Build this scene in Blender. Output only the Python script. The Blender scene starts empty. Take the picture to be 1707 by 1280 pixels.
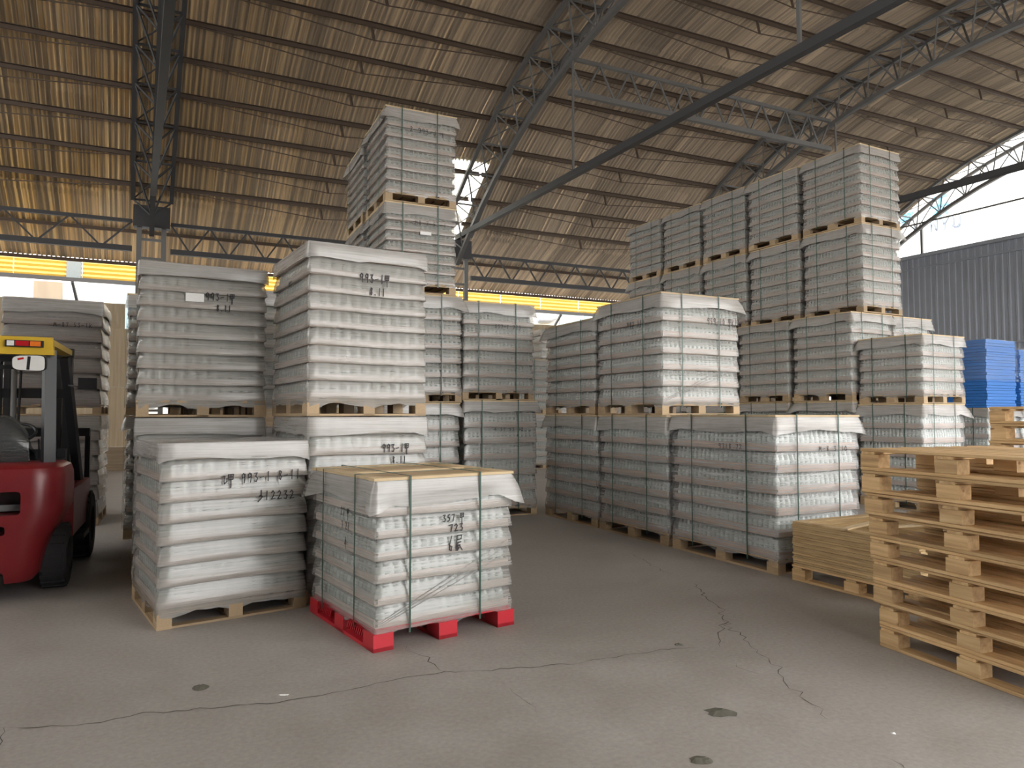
import bpy, bmesh, math, random
import numpy as np
from mathutils import Vector, Matrix

S = bpy.context.scene
COL = S.collection
R = math.radians
PI = math.pi

# ------------------------------------------------------------------ camera
FPX, HZ = 1184.0, 690.0                 # focal length and horizon row of a 1707 x 1280 frame
cam_d = bpy.data.cameras.new('camera')
cam_d.sensor_width = 36.0
cam_d.lens = FPX / 1707.0 * 36.0
cam_d.clip_end = 400
cam = bpy.data.objects.new('camera', cam_d)
COL.objects.link(cam)
cam.location = (0, 0, 1.5)
cam.rotation_euler = (R(90) + math.atan((HZ - 640.0) / FPX), 0, 0)
S.camera = cam

# ------------------------------------------------------------------ sky (overcast daylight) and exposure
world = bpy.data.worlds.new('overcast_sky')
S.world = world
world.use_nodes = True
bg = world.node_tree.nodes['Background']
bg.inputs[0].default_value = (1.0, 0.985, 0.96, 1)
bg.inputs[1].default_value = 1.0
S.view_settings.view_transform = 'Standard'
S.view_settings.look = 'None'
S.view_settings.gamma = 1.0
S.view_settings.use_curve_mapping = False
S.view_settings.exposure = 2.8

# ------------------------------------------------------------------ building frame: a along the purlins, b across the span
TH, TV = R(25.0), R(28.0)              # the hall is slightly out of square
U = Vector((math.cos(TH), math.sin(TH), 0))
V = Vector((-math.sin(TV), math.cos(TV), 0))
def W(a, b, z=0.0):
    return U * a + V * b + Vector((0, 0, z))
def at(px, py, z=0.0):
    """floor point (or point at height z) that was measured at a pixel of the photograph"""
    Y = (1.5 - z) * FPX / (py - HZ)
    return Vector(((px - 853.5) / FPX * Y, Y, z))
def roof_z(b):
    return 12.5 - 0.00739 * abs(b - 10.0) ** 2.5

# ------------------------------------------------------------------ materials
def nt(name):
    m = bpy.data.materials.new(name)
    m.use_nodes = True
    t = m.node_tree
    p = t.nodes['Principled BSDF']
    return m, t, p
def N(t, kind, **kw):
    n = t.nodes.new(kind)
    for k, v in kw.items():
        if k in n.inputs: n.inputs[k].default_value = v
        else: setattr(n, k, v)
    return n
def L(t, a, b): t.links.new(a, b)
def ramp(t, fac, stops):
    r = t.nodes.new('ShaderNodeValToRGB')
    e = r.color_ramp.elements
    while len(e) < len(stops): e.new(0.5)
    for x, (pos, c) in zip(e, stops):
        x.position = pos; x.color = (*c, 1) if len(c) == 3 else c
    L(t, fac, r.inputs[0]); return r.outputs[0]
def mix(t, fac, a, b, mode='MIX'):
    n = t.nodes.new('ShaderNodeMix'); n.data_type = 'RGBA'; n.blend_type = mode
    for s, v in ((0, fac), (6, a), (7, b)):
        if hasattr(v, 'is_linked') or hasattr(v, 'links'): L(t, v, n.inputs[s])
        else: n.inputs[s].default_value = v if s == 0 else (*v, 1)
    return n.outputs[2]
def coords(t, scale=(1, 1, 1), kind='Object', rnd=True):
    tc = t.nodes.new('ShaderNodeTexCoord')
    mp = t.nodes.new('ShaderNodeMapping'); mp.inputs['Scale'].default_value = scale
    L(t, tc.outputs[kind], mp.inputs[0])
    if rnd:
        oi = t.nodes.new('ShaderNodeObjectInfo')
        ml = t.nodes.new('ShaderNodeMath'); ml.operation = 'MULTIPLY'; ml.inputs[1].default_value = 37.0
        L(t, oi.outputs['Random'], ml.inputs[0]); L(t, ml.outputs[0], mp.inputs['Location'])
    return mp.outputs[0]
def noise(t, vec, scale=5.0, detail=3.0, rough=0.5):
    n = t.nodes.new('ShaderNodeTexNoise')
    n.inputs['Scale'].default_value = scale; n.inputs['Detail'].default_value = detail; n.inputs['Roughness'].default_value = rough
    L(t, vec, n.inputs['Vector']); return n.outputs[0]
def bump(t, p, h, strength=0.3, dist=0.01):
    b = t.nodes.new('ShaderNodeBump'); b.inputs['Strength'].default_value = strength; b.inputs['Distance'].default_value = dist
    L(t, h, b.inputs['Height'])
    L(t, b.outputs[0], p.inputs['Normal']); return b

M = {}
def plain(name, col, rough=0.6, metal=0.0, var=0.12, scale=8.0):
    m, t, p = nt(name)
    n = noise(t, coords(t, rnd=False), scale, 3)
    c = mix(t, n, tuple(x * (1 - var) for x in col), tuple(min(1, x * (1 + var)) for x in col))
    L(t, c, p.inputs['Base Color'])
    p.inputs['Roughness'].default_value = rough; p.inputs['Metallic'].default_value = metal
    M[name] = m; return m

def wood(name, dark, light, axis=0, rough=0.65, tint=0.22):
    """grain along one axis of a unit-cube board; every board its own tone"""
    m, t, p = nt(name)
    sc = [22, 22, 22]; sc[axis] = 1.2
    v = coords(t, sc)
    n1 = noise(t, v, 1.0, 4, 0.6)
    c = ramp(t, n1, [(0.3, dark), (0.7, light)])
    oi = t.nodes.new('ShaderNodeObjectInfo')
    hv = t.nodes.new('ShaderNodeHueSaturation')
    mr = t.nodes.new('ShaderNodeMapRange'); mr.inputs['To Min'].default_value = 1 - tint; mr.inputs['To Max'].default_value = 1 + tint
    L(t, oi.outputs['Random'], mr.inputs[0]); L(t, mr.outputs[0], hv.inputs['Value']); L(t, c, hv.inputs['Color'])
    L(t, hv.outputs[0], p.inputs['Base Color'])
    p.inputs['Roughness'].default_value = rough
    bump(t, p, n1, 0.15, 0.004)
    M[name] = m; return m

def film(name, col, clear, rough=0.11, wr=1.0):
    """stretch film: part see-through, part milky, with fine level wrinkles"""
    m, t, p = nt(name)
    v = coords(t, (1.8, 1.8, 75))
    n1 = noise(t, v, 1.0, 4, 0.65)
    v2 = coords(t, (9, 9, 14)); n2 = noise(t, v2, 1.0, 2, 0.5)
    L(t, mix(t, n2, tuple(c * 0.88 for c in col), tuple(min(1, c * 1.06) for c in col)), p.inputs['Base Color'])
    p.inputs['Roughness'].default_value = rough
    p.inputs['Specular IOR Level'].default_value = 0.9
    hh = mix(t, 0.15, n1, n2)
    bump(t, p, hh, 0.35 * wr, 0.006)
    tr = t.nodes.new('ShaderNodeBsdfTransparent')
    ms = t.nodes.new('ShaderNodeMixShader')
    mr = t.nodes.new('ShaderNodeMapRange'); mr.inputs['From Min'].default_value = 0.3; mr.inputs['From Max'].default_value = 0.7
    mr.inputs['To Min'].default_value = 1 - clear - 0.16; mr.inputs['To Max'].default_value = 1 - clear + 0.16
    L(t, n1, mr.inputs[0]); L(t, mr.outputs[0], ms.inputs[0])
    L(t, tr.outputs[0], ms.inputs[1]); L(t, p.outputs[0], ms.inputs[2])
    L(t, ms.outputs[0], t.nodes['Material Output'].inputs[0])
    M[name] = m; return m

wood('pallet_wood', (0.27, 0.185, 0.105), (0.46, 0.34, 0.205), 0)
wood('pale_wood', (0.42, 0.31, 0.175), (0.60, 0.47, 0.29), 0)
wood('new_wood', (0.50, 0.31, 0.13), (0.76, 0.52, 0.25), 0, 0.6, 0.16)
wood('old_wood', (0.22, 0.16, 0.10), (0.36, 0.27, 0.18), 0)
wood('plywood', (0.40, 0.31, 0.20), (0.52, 0.42, 0.29), 2, 0.7, 0.15)
film('film_plain', (0.45, 0.435, 0.41), 0.43)
film('film_strap', (0.455, 0.452, 0.435), 0.51)
film('film_clear', (0.56, 0.57, 0.575), 0.60, 0.2)
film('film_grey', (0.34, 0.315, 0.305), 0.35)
film('cover_film', (0.46, 0.445, 0.425), 0.35, 0.25, 0.5)
film('blue_film', (0.45, 0.55, 0.70), 0.84, 0.2)
film('dark_film', (0.09, 0.095, 0.095), 0.4, 0.12)
plain('tray_card', (0.44, 0.33, 0.27), 0.8)
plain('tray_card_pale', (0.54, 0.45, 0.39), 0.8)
plain('strap_green', (0.020, 0.060, 0.042), 0.4)
plain('ink', (0.012, 0.011, 0.015), 0.6)
plain('red_plastic', (0.50, 0.018, 0.032), 0.38)
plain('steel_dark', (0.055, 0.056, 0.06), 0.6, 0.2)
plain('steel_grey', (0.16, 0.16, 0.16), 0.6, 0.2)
plain('steel_brown', (0.105, 0.075, 0.055), 0.7, 0.1)
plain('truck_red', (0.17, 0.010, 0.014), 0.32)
plain('truck_black', (0.014, 0.015, 0.018), 0.45)
plain('truck_yellow', (0.62, 0.40, 0.03), 0.4)
plain('rubber', (0.02, 0.02, 0.022), 0.8)
plain('lens_red', (0.45, 0.01, 0.015), 0.2)
plain('lens_white', (0.75, 0.75, 0.72), 0.2)
plain('lens_orange', (0.75, 0.18, 0.02), 0.2)
plain('blue_sheet', (0.03, 0.16, 0.50), 0.4, 0, 0.25)
plain('white_wall', (0.74, 0.75, 0.73), 0.8, 0, 0.05, 0.6)
plain('pale_blue', (0.36, 0.52, 0.60), 0.6)
plain('stained_brown', (0.30, 0.25, 0.19), 0.8, 0, 0.35, 1.5)
plain('yellow_sheet', (0.66, 0.42, 0.07), 0.5, 0, 0.1, 3)
plain('grey_sheet', (0.20, 0.24, 0.26), 0.5)
plain('wall_steel', (0.29, 0.32, 0.375), 0.5, 0.0, 0.1, 1.2)
plain('sign_blue', (0.12, 0.45, 0.75), 0.5)
plain('sign_grey', (0.42, 0.45, 0.50), 0.5)
plain('crack_dark', (0.075, 0.066, 0.058), 0.9)
plain('letter_grey', (0.17, 0.20, 0.25), 0.5)
plain('dirt', (0.10, 0.095, 0.075), 0.95, 0, 0.4, 30)
plain('paper', (0.80, 0.80, 0.79), 0.7)
plain('mirror', (0.85, 0.85, 0.86), 0.06, 1.0, 0.03)
plain('hub_grey', (0.20, 0.20, 0.20), 0.6, 0.4)

# bottle glass seen in rows: pale green-grey, glossy
m, t, p = nt('bottle_glass')
v = coords(t, (1, 1, 1)); n1 = noise(t, v, 14, 2)
L(t, ramp(t, n1, [(0.3, (0.36, 0.42, 0.39)), (0.7, (0.58, 0.65, 0.61))]), p.inputs['Base Color'])
p.inputs['Roughness'].default_value = 0.10; p.inputs['Specular IOR Level'].default_value = 0.9
M['bottle_glass'] = m

# concrete floor
m, t, p = nt('concrete')
v = coords(t, (1, 1, 1), 'Object', False)
n1 = noise(t, v, 0.35, 5, 0.6); n2 = noise(t, v, 2.6, 6, 0.62); n3 = noise(t, v, 38, 3, 0.6)
base = ramp(t, n1, [(0.30, (0.225, 0.203, 0.182)), (0.70, (0.345, 0.322, 0.296))])
c = mix(t, ramp(t, n2, [(0.36, (0, 0, 0)), (0.68, (1, 1, 1))]), base, (0.36, 0.34, 0.318), 'MIX')
c2 = mix(t, 0.8, base, c)
c3 = mix(t, 0.25, c2, ramp(t, n3, [(0.3, (0.14, 0.13, 0.12)), (0.7, (0.38, 0.36, 0.34))]))
L(t, c3, p.inputs['Base Color'])
L(t, ramp(t, n2, [(0.3, (0.5, 0.5, 0.5)), (0.7, (0.72, 0.72, 0.72))]), p.inputs['Roughness'])
bump(t, p, n3, 0.25, 0.004)
M['concrete'] = m

# weathered roof sheets: brown-grey to orange, rib light and shade painted in as stripes
m, t, p = nt('roof_sheet')
tc = t.nodes.new('ShaderNodeTexCoord'); oi = t.nodes.new('ShaderNodeObjectInfo')
geo = t.nodes.new('ShaderNodeNewGeometry')
vr = t.nodes.new('ShaderNodeVectorRotate'); vr.rotation_type = 'Z_AXIS'; vr.inputs['Angle'].default_value = -TV
L(t, geo.outputs['Position'], vr.inputs['Vector'])
def mp_(sc):
    q = t.nodes.new('ShaderNodeMapping'); q.inputs['Scale'].default_value = sc
    L(t, vr.outputs[0], q.inputs[0]); return q.outputs[0]
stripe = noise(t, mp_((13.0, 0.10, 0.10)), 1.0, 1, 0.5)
patch = noise(t, mp_((0.16, 0.2, 0.2)), 1.0, 3, 0.6)
grain = noise(t, mp_((6, 3, 3)), 1.0, 4, 0.6)
sx = t.nodes.new('ShaderNodeSeparateXYZ'); L(t, vr.outputs[0], sx.inputs[0])
left = t.nodes.new('ShaderNodeMapRange')
left.inputs['From Min'].default_value = 9.0; left.inputs['From Max'].default_value = -5.0
L(t, sx.outputs[0], left.inputs[0])
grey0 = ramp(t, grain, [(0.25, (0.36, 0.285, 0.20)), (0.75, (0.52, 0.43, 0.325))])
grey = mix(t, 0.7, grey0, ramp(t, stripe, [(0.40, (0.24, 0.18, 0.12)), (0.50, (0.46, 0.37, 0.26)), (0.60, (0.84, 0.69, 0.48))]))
orange_stripe = ramp(t, stripe, [(0.40, (0.22, 0.16, 0.085)), (0.50, (0.42, 0.28, 0.115)), (0.57, (0.72, 0.43, 0.10)), (0.65, (0.88, 0.64, 0.28))])
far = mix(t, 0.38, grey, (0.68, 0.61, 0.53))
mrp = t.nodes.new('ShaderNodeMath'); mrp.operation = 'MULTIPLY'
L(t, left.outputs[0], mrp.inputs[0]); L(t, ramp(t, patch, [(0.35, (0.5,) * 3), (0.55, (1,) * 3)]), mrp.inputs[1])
c = mix(t, mrp.outputs[0], far, orange_stripe)
hv = t.nodes.new('ShaderNodeHueSaturation'); mr = t.nodes.new('ShaderNodeMapRange')
mr.inputs['To Min'].default_value = 0.82; mr.inputs['To Max'].default_value = 1.15
L(t, oi.outputs['Random'], mr.inputs[0]); L(t, mr.outputs[0], hv.inputs['Value']); L(t, c, hv.inputs['Color'])
L(t, hv.outputs[0], p.inputs['Base Color']); p.inputs['Roughness'].default_value = 0.85
M['roof_sheet'] = m
m, t, p = nt('skylight_sheet')
tl = t.nodes.new('ShaderNodeBsdfTranslucent'); tl.inputs[0].default_value = (0.9, 0.88, 0.8, 1)
n1 = noise(t, coords(t), 3, 3)
L(t, ramp(t, n1, [(0.3, (0.72, 0.70, 0.60)), (0.7, (0.92, 0.91, 0.86))]), tl.inputs[0])
L(t, tl.outputs[0], t.nodes['Material Output'].inputs[0])
M['skylight_sheet'] = m

# ------------------------------------------------------------------ object helpers
def link(o, parent=None):
    COL.objects.link(o)
    if parent is not None: o.parent = parent
    return o
def tag(o, label=None, cat=None, group=None, kind=None):
    if label: o['label'] = label
    if cat: o['category'] = cat
    if group: o['group'] = group
    if kind: o['kind'] = kind
    return o
def empty(name, loc=(0, 0, 0), rz=0.0, parent=None):
    o = bpy.data.objects.new(name, None); o.empty_display_size = 0.2
    link(o, parent); o.location = loc; o.rotation_euler = (0, 0, rz); return o
def mesh_obj(name, verts, faces, mat, parent=None, smooth=False, me=None):
    if me is None:
        me = bpy.data.meshes.new(name); me.from_pydata([tuple(v) for v in verts], [], faces)
        me.materials.append(M[mat])
        if smooth: me.polygons.foreach_set('use_smooth', [True] * len(me.polygons))
        me.update()
    return link(bpy.data.objects.new(name, me), parent)

CUBE_V = [(x, y, z) for z in (-.5, .5) for y in (-.5, .5) for x in (-.5, .5)]
CUBE_F = [(0, 2, 3, 1), (4, 5, 7, 6), (0, 1, 5, 4), (2, 6, 7, 3), (0, 4, 6, 2), (1, 3, 7, 5)]
_unit = {}
def unit_cube(mat):
    if mat not in _unit:
        me = bpy.data.meshes.new('board_' + mat); me.from_pydata(CUBE_V, [], CUBE_F); me.materials.append(M[mat]); _unit[mat] = me
    return _unit[mat]
def ubox(name, c, s, mat, parent=None, rot=None):
    """board / block: shared unit cube, sized by the object"""
    o = bpy.data.objects.new(name, unit_cube(mat)); link(o, parent)
    m = Matrix.Translation(c)
    if rot is not None: m = m @ rot.to_4x4()
    o.matrix_local = m @ Matrix.Diagonal((*s, 1)); return o
def board(name, c, s, mat, parent=None, rz=0.0):
    """like ubox, its longest side always along local x so that the grain follows it"""
    ax = max(range(3), key=lambda i: s[i])
    if ax == 0: return ubox(name, c, s, mat, parent, Matrix.Rotation(rz, 3, 'Z'))
    if ax == 1: return ubox(name, c, (s[1], s[0], s[2]), mat, parent, Matrix.Rotation(rz + PI / 2, 3, 'Z'))
    return ubox(name, c, (s[2], s[1], s[0]), mat, parent, Matrix.Rotation(rz, 3, 'Z') @ Matrix.Rotation(PI / 2, 3, 'Y'))
def bar(name, p0, p1, w, d, mat, parent=None, up=Vector((0, 0, 1))):
    """straight member between two points, shared unit cube"""
    p0, p1 = Vector(p0), Vector(p1); x = p1 - p0; ln = x.length; x.normalize()
    if abs(x.dot(up)) > 0.98: up = Vector((U.x, U.y, 0))
    y = up.cross(x).normalized(); z = x.cross(y)
    rot = Matrix((x, y, z)).transposed()
    return ubox(name, (p0 + p1) / 2, (ln, w, d), mat, parent, rot)

class MB:
    def __init__(s): s.v = []; s.f = []
    def add(s, v, f):
        k = len(s.v); s.v += [tuple(q) for q in v]; s.f += [tuple(i + k for i in q) for q in f]; return s
    def box(s, c, size, rot=None):
        vs = []
        for q in CUBE_V:
            w = Vector((q[0] * size[0], q[1] * size[1], q[2] * size[2]))
            if rot is not None: w = rot @ w
            vs.append(w + Vector(c))
        return s.add(vs, CUBE_F)
    def tube(s, pts, r, n=8, closed=False):
        pts = [Vector(q) for q in pts]; rings = []; nrm = None
        for i, q in enumerate(pts):
            a = pts[max(i - 1, 0)]; b = pts[min(i + 1, len(pts) - 1)]
            d = (b - a).normalized()
            if nrm is None:
                nrm = d.orthogonal().normalized()
            else:
                nrm = (nrm - d * nrm.dot(d)).normalized()
            e = d.cross(nrm)
            rr = r[i] if isinstance(r, (list, tuple)) else r
            rings.append([q + (nrm * math.cos(2 * PI * j / n) + e * math.sin(2 * PI * j / n)) * rr for j in range(n)])
        vs = [q for g in rings for q in g]; fs = []
        for i in range(len(rings) - 1):
            for j in range(n):
                fs.append((i * n + j, i * n + (j + 1) % n, (i + 1) * n + (j + 1) % n, (i + 1) * n + j))
        fs.append(tuple(range(n - 1, -1, -1))); fs.append(tuple((len(rings) - 1) * n + j for j in range(n)))
        return s.add(vs, fs)
    def lathe(s, prof, c, axis='z', n=24):
        vs = []; fs = []
        for (r, h) in prof:
            for j in range(n):
                a = 2 * PI * j / n; x, y = r * math.cos(a), r * math.sin(a)
                vs.append({'z': (c[0] + x, c[1] + y, c[2] + h), 'x': (c[0] + h, c[1] + x, c[2] + y), 'y': (c[0] + x, c[1] + h, c[2] + y)}[axis])
        for i in range(len(prof) - 1):
            for j in range(n):
                fs.append((i * n + j, i * n + (j + 1) % n, (i + 1) * n + (j + 1) % n, (i + 1) * n + j))
        return s.add(vs, fs)
    def build(s, name, mat, parent=None, smooth=False, kind=None):
        o = mesh_obj(name, s.v, s.f, mat, parent, smooth)
        if kind: o['kind'] = kind
        return o

def sharp(o, ang=40):
    """smooth shading with hard creases"""
    me = o.data
    bm = bmesh.new(); bm.from_mesh(me)
    bmesh.ops.recalc_face_normals(bm, faces=bm.faces)
    for f in bm.faces: f.smooth = True
    for e in bm.edges:
        e.smooth = not (len(e.link_faces) == 2 and e.calc_face_angle(0) > R(ang))
    bm.to_mesh(me); bm.free(); return o
#==STRUCTURE==
# ------------------------------------------------------------------ floor, ground
fl = MB().box((0, 0, -0.05), (41.2, 28.6, 0.10)).build('floor', 'concrete')
fl.location = W(7.5, 10.3, 0); fl.rotation_euler = (0, 0, TH)
tag(fl, 'worn grey concrete warehouse floor with long cracks', None, None, 'structure')
gr = MB().box((0, 0, -0.1), (220, 220, 0.12)).build('ground', 'concrete')
tag(gr, 'concrete yard outside the warehouse', None, None, 'structure'); gr.location = W(10, 10, -0.06); gr.rotation_euler = (0, 0, TH)

# ------------------------------------------------------------------ ceiling: curved roof of corrugated sheets
ceil = empty('ceiling', (0, 0, 0)); tag(ceil, 'curved roof of corrugated sheets over steel trusses', None, None, 'structure')
ROWS = [8.0, 10.8, 13.5, 16.1, 18.5, 20.8, 23.2]
A0, A1 = -13, 29
def lean_z(b): return 7.95 - (b - 23.0) * 0.515
def sheet_mesh(zf, b0, b1, n):
    vs = []; fs = []; nx = 64
    for j in range(n + 1):
        s = j / n; b = b0 + (b1 - b0) * s
        for i in range(nx + 1):
            x = 1.065 * i / nx
            vs.append((x, b, zf(b) + 0.030 * s - 0.075 * max(0, math.cos(2 * PI * x * 8)) ** 2))
    for j in range(n):
        for i in range(nx):
            k = j * (nx + 1) + i; fs.append((k, k + 1, k + nx + 2, k + nx + 1))
    return vs, fs
sheet_rows = [(roof_z, ROWS[i], ROWS[i + 1] + 0.12, 5) for i in range(6)] + [(lean_z, 23.05, 26.0, 2)]
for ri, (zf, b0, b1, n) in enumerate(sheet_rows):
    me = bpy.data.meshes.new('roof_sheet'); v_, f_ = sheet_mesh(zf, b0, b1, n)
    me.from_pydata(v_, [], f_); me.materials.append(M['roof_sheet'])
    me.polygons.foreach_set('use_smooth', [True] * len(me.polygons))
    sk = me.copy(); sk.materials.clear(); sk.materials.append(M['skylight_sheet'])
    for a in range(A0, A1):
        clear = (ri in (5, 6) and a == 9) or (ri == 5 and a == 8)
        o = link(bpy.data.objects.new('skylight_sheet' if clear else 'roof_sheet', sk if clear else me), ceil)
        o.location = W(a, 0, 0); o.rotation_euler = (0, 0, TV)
v_, f_ = [], []
bs = [8.1 - i * 0.9 for i in range(14)]
for b in bs: v_ += [tuple(W(A0, b, roof_z(b))), tuple(W(A1, b, roof_z(b)))]
for i in range(len(bs) - 1): f_.append((2 * i, 2 * i + 1, 2 * i + 3, 2 * i + 2))
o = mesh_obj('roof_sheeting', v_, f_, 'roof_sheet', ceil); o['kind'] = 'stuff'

TA = [-9.11, 0.35, 9.81, 19.27, 28.73]          # truss lines
PB = [22.73, 21.95, 21.12, 20.25, 19.31, 18.32, 17.3, 16.25, 15.2, 14.1, 13.0, 11.9, 10.8, 9.7]
for a0, a1 in zip([A0] + TA[1:4], TA[1:]):
    # channel-section purlin, one mesh per bay length
    mb = MB(); ln = a1 - a0 - .08
    mb.box((0, .03, 0), (ln, .012, .13)); mb.box((0, 0, .059), (ln, .06, .012)); mb.box((0, 0, -.059), (ln, .06, .012)); mb.box((0, -.028, -.045), (ln, .008, .03))
    pme = bpy.data.meshes.new('purlin'); pme.from_pydata(mb.v, [], mb.f); pme.materials.append(M['steel_brown'])
    for b in PB:
        z = roof_z(b) - 0.17
        pu = link(bpy.data.objects.new('purlin', pme), ceil); PM = Matrix.Translation(W((a0 + a1) / 2, b, z)) @ Matrix.Rotation(TH, 4, 'Z'); pu.matrix_local = PM
        am = (max(a0, TA[0]) + a1) / 2
        # the under-strung rod and its strut
        def sub(name, p0, p1, w):
            PI_ = PM.inverted()
            return bar(name, PI_ @ Vector(p0), PI_ @ Vector(p1), w, w, 'steel_brown', pu)
        sub('strut', W(am, b, z - .05), W(am + .05, b - .04, z - .42), 0.055)
        sub('tie_rod', W(a0 + .5, b, z - .05), W(am + .05, b - .04, z - .42), 0.022)
        sub('tie_rod', W(a1 - .5, b, z - .05), W(am + .05, b - .04, z - .42), 0.022)
for b, z in ((24.5, lean_z(24.5) - .08), (25.95, lean_z(25.95) - .08)):
    for a0, a1 in zip([A0] + TA[1:4], TA[1:]):
        bar('eave_purlin', W(a0, b, z), W(a1, b, z), 0.07, 0.10, 'steel_brown', ceil)

# ------------------------------------------------------------------ trusses
def poly_bar(name, pts, w, mat, parent):
    mb = MB(); pts = [Vector(q) for q in pts]; rings = []
    for i, q in enumerate(pts):
        d = (pts[min(i + 1, len(pts) - 1)] - pts[max(i - 1, 0)]).normalized()
        s = U * (w / 2); n_ = d.cross(U).normalized() * (w / 2)
        rings.append([q - s - n_, q + s - n_, q + s + n_, q - s + n_])
    vs = [q for g in rings for q in g]; fs = [(0, 1, 2, 3)]
    for i in range(len(rings) - 1):
        for j in range(4): fs.append((i * 4 + j, i * 4 + (j + 1) % 4, i * 4 + 4 + (j + 1) % 4, i * 4 + 4 + j))
    fs.append(tuple(len(vs) - 4 + j for j in range(4)))
    return mb.add(vs, fs).build(name, mat, parent)
def truss(a, label, mat, tie=True, lo=-2.0):
    T = empty('roof_truss', (0, 0, 0)); tag(T, label, 'truss', 'arched roof trusses')
    zt = lambda b: roof_z(b) - 0.30
    zb = lambda b: roof_z(b) - 1.30
    n = 25; bb = [23.0 - (23.0 - lo) * i / n for i in range(n + 1)]
    for s in (-0.5, 0.5): poly_bar('top_chord', [W(a + s, b, zt(b)) for b in bb], 0.11, mat, T)
    poly_bar('bottom_chord', [W(a, b, zb(b)) for b in bb], 0.13, mat, T)
    for i in range(n):
        b, b2 = bb[i], bb[i + 1]
        if b2 < 6.5: break
        bm_ = (b + b2) / 2
        for s in (-0.5, 0.5):
            bar('web_rod', W(a + s, b, zt(b)), W(a, bm_, zb(bm_)), 0.04, 0.04, mat, T)
            bar('web_rod', W(a, bm_, zb(bm_)), W(a + s, b2, zt(b2)), 0.04, 0.04, mat, T)
        bar('batten', W(a - .5, b, zt(b)), W(a + .5, b, zt(b)), 0.05, 0.05, mat, T)
        bar('brace', W(a - .5, b, zt(b)), W(a + .5, b2, zt(b2)), 0.028, 0.028, mat, T)
    if tie:
        bar('tie_beam', W(a, 23.0, 7.62), W(a, -2.2, 7.62), 0.15, 0.17, 'steel_dark', T)
        for b in (8.6, 15.6): bar('hanger', W(a, b, 7.65), W(a, b, zb(b)), 0.07 if b < 9 else .04, 0.05, mat, T)
    return T
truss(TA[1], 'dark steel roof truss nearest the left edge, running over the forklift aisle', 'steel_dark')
truss(TA[2], 'steel roof truss beside the bright skylight, with a long level tie beam', 'steel_grey')
truss(TA[3], 'steel roof truss passing just above the tall right-hand pallet row', 'steel_grey')
truss(TA[4], 'end roof truss against the bright open gable', 'steel_grey', False)
bar('gable_rail', W(TA[4], 23, 9.42), W(TA[4], -2, 9.42), 0.06, 0.06, 'steel_grey', ceil)

# columns
def column(a, b, label):
    c = empty('steel_column', W(a, b, 0), TH); tag(c, label, 'column', 'twin-post steel columns')
    for s in (-.32, .32): ubox('post', (s, 0, 3.45), (0.13, 0.16, 6.9), 'steel_grey', c)
    z = 0.5
    while z < 6.9: ubox('rung', (0, 0, z), (0.52, 0.06, 0.07), 'steel_grey', c); z += 0.55
    ubox('bearing_block', (0, 0, 7.2), (0.95, 0.34, 0.62), 'steel_dark', c)
for a, s in ((TA[1], 'below the dark left-hand truss'), (TA[2], 'between the tall central stacks'), (TA[3], 'far behind the tall right-hand row')):
    column(a, 23.0, 'twin-post steel column at the far eave ' + s)
for a in TA[1:4]:
    column(a, -2.2, 'twin-post steel column at the open near side of the hall')

# lattice girders along the hall
def girder(a0, a1, b, z0, z1, label, mat, npan=9, w=0.09):
    g = empty('lattice_girder', (0, 0, 0)); tag(g, label, 'girder', 'lattice girders between trusses')
    bar('top_chord', W(a0, b, z1), W(a1, b, z1), w, w, mat, g); bar('bottom_chord', W(a0, b, z0), W(a1, b, z0), w * 1.3, w * 1.5, mat, g)
    for i in range(npan):
        x0 = a0 + (a1 - a0) * i / npan; x1 = a0 + (a1 - a0) * (i + 1) / npan; xm = (x0 + x1) / 2
        bar('web_rod', W(x0, b, z1), W(xm, b, z0), .045, .045, mat, g); bar('web_rod', W(xm, b, z0), W(x1, b, z1), .045, .045, mat, g)
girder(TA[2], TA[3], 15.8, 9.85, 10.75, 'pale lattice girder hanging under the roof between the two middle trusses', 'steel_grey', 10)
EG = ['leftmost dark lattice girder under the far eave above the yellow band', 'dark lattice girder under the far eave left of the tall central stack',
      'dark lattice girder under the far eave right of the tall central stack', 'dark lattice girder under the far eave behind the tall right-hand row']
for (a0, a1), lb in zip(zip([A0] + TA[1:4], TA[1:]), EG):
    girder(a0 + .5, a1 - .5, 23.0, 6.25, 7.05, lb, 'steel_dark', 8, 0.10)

# ------------------------------------------------------------------ right gable wall of ribbed steel, open above
wr = empty('wall_right', W(TA[4] + .35, 0, 0), TV); tag(wr, 'ribbed blue-grey steel gable wall under the bright opening', None, None, 'structure')
pr = []
for k in range(4):
    y = k * .25; pr += [(y, 0), (y + .14, 0), (y + .165, -.035), (y + .225, -.035)]
pr.append((1.0, 0))
vs = [(x, y, z) for z in (0, 8.1) for (y, x) in pr]; n_ = len(pr)
me = bpy.data.meshes.new('wall_sheet'); me.from_pydata(vs, [], [(i, i + 1, n_ + i + 1, n_ + i) for i in range(n_ - 1)]); me.materials.append(M['wall_steel'])
for k in range(-2, 24):
    o = link(bpy.data.objects.new('wall_sheet', me), wr); o.location = (0, k, 0)
ubox('top_rail', (-.06, 10.5, 8.12), (0.22, 26.4, 0.14), 'wall_steel', wr)
ubox('girt', (-.08, 10.5, 7.62), (0.08, 26.4, 0.06), 'wall_steel', wr)
ubox('girt', (-.08, 10.5, 4.2), (0.08, 26.4, 0.06), 'wall_steel', wr)
for b in (19.45, 13.2, 7.0, 1.0):
    ubox('gable_post', (-.10, b, (8.1 + roof_z(b) - 1.2) / 2), (0.09, 0.09, roof_z(b) - 1.2 - 8.1), 'steel_grey', wr)

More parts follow.
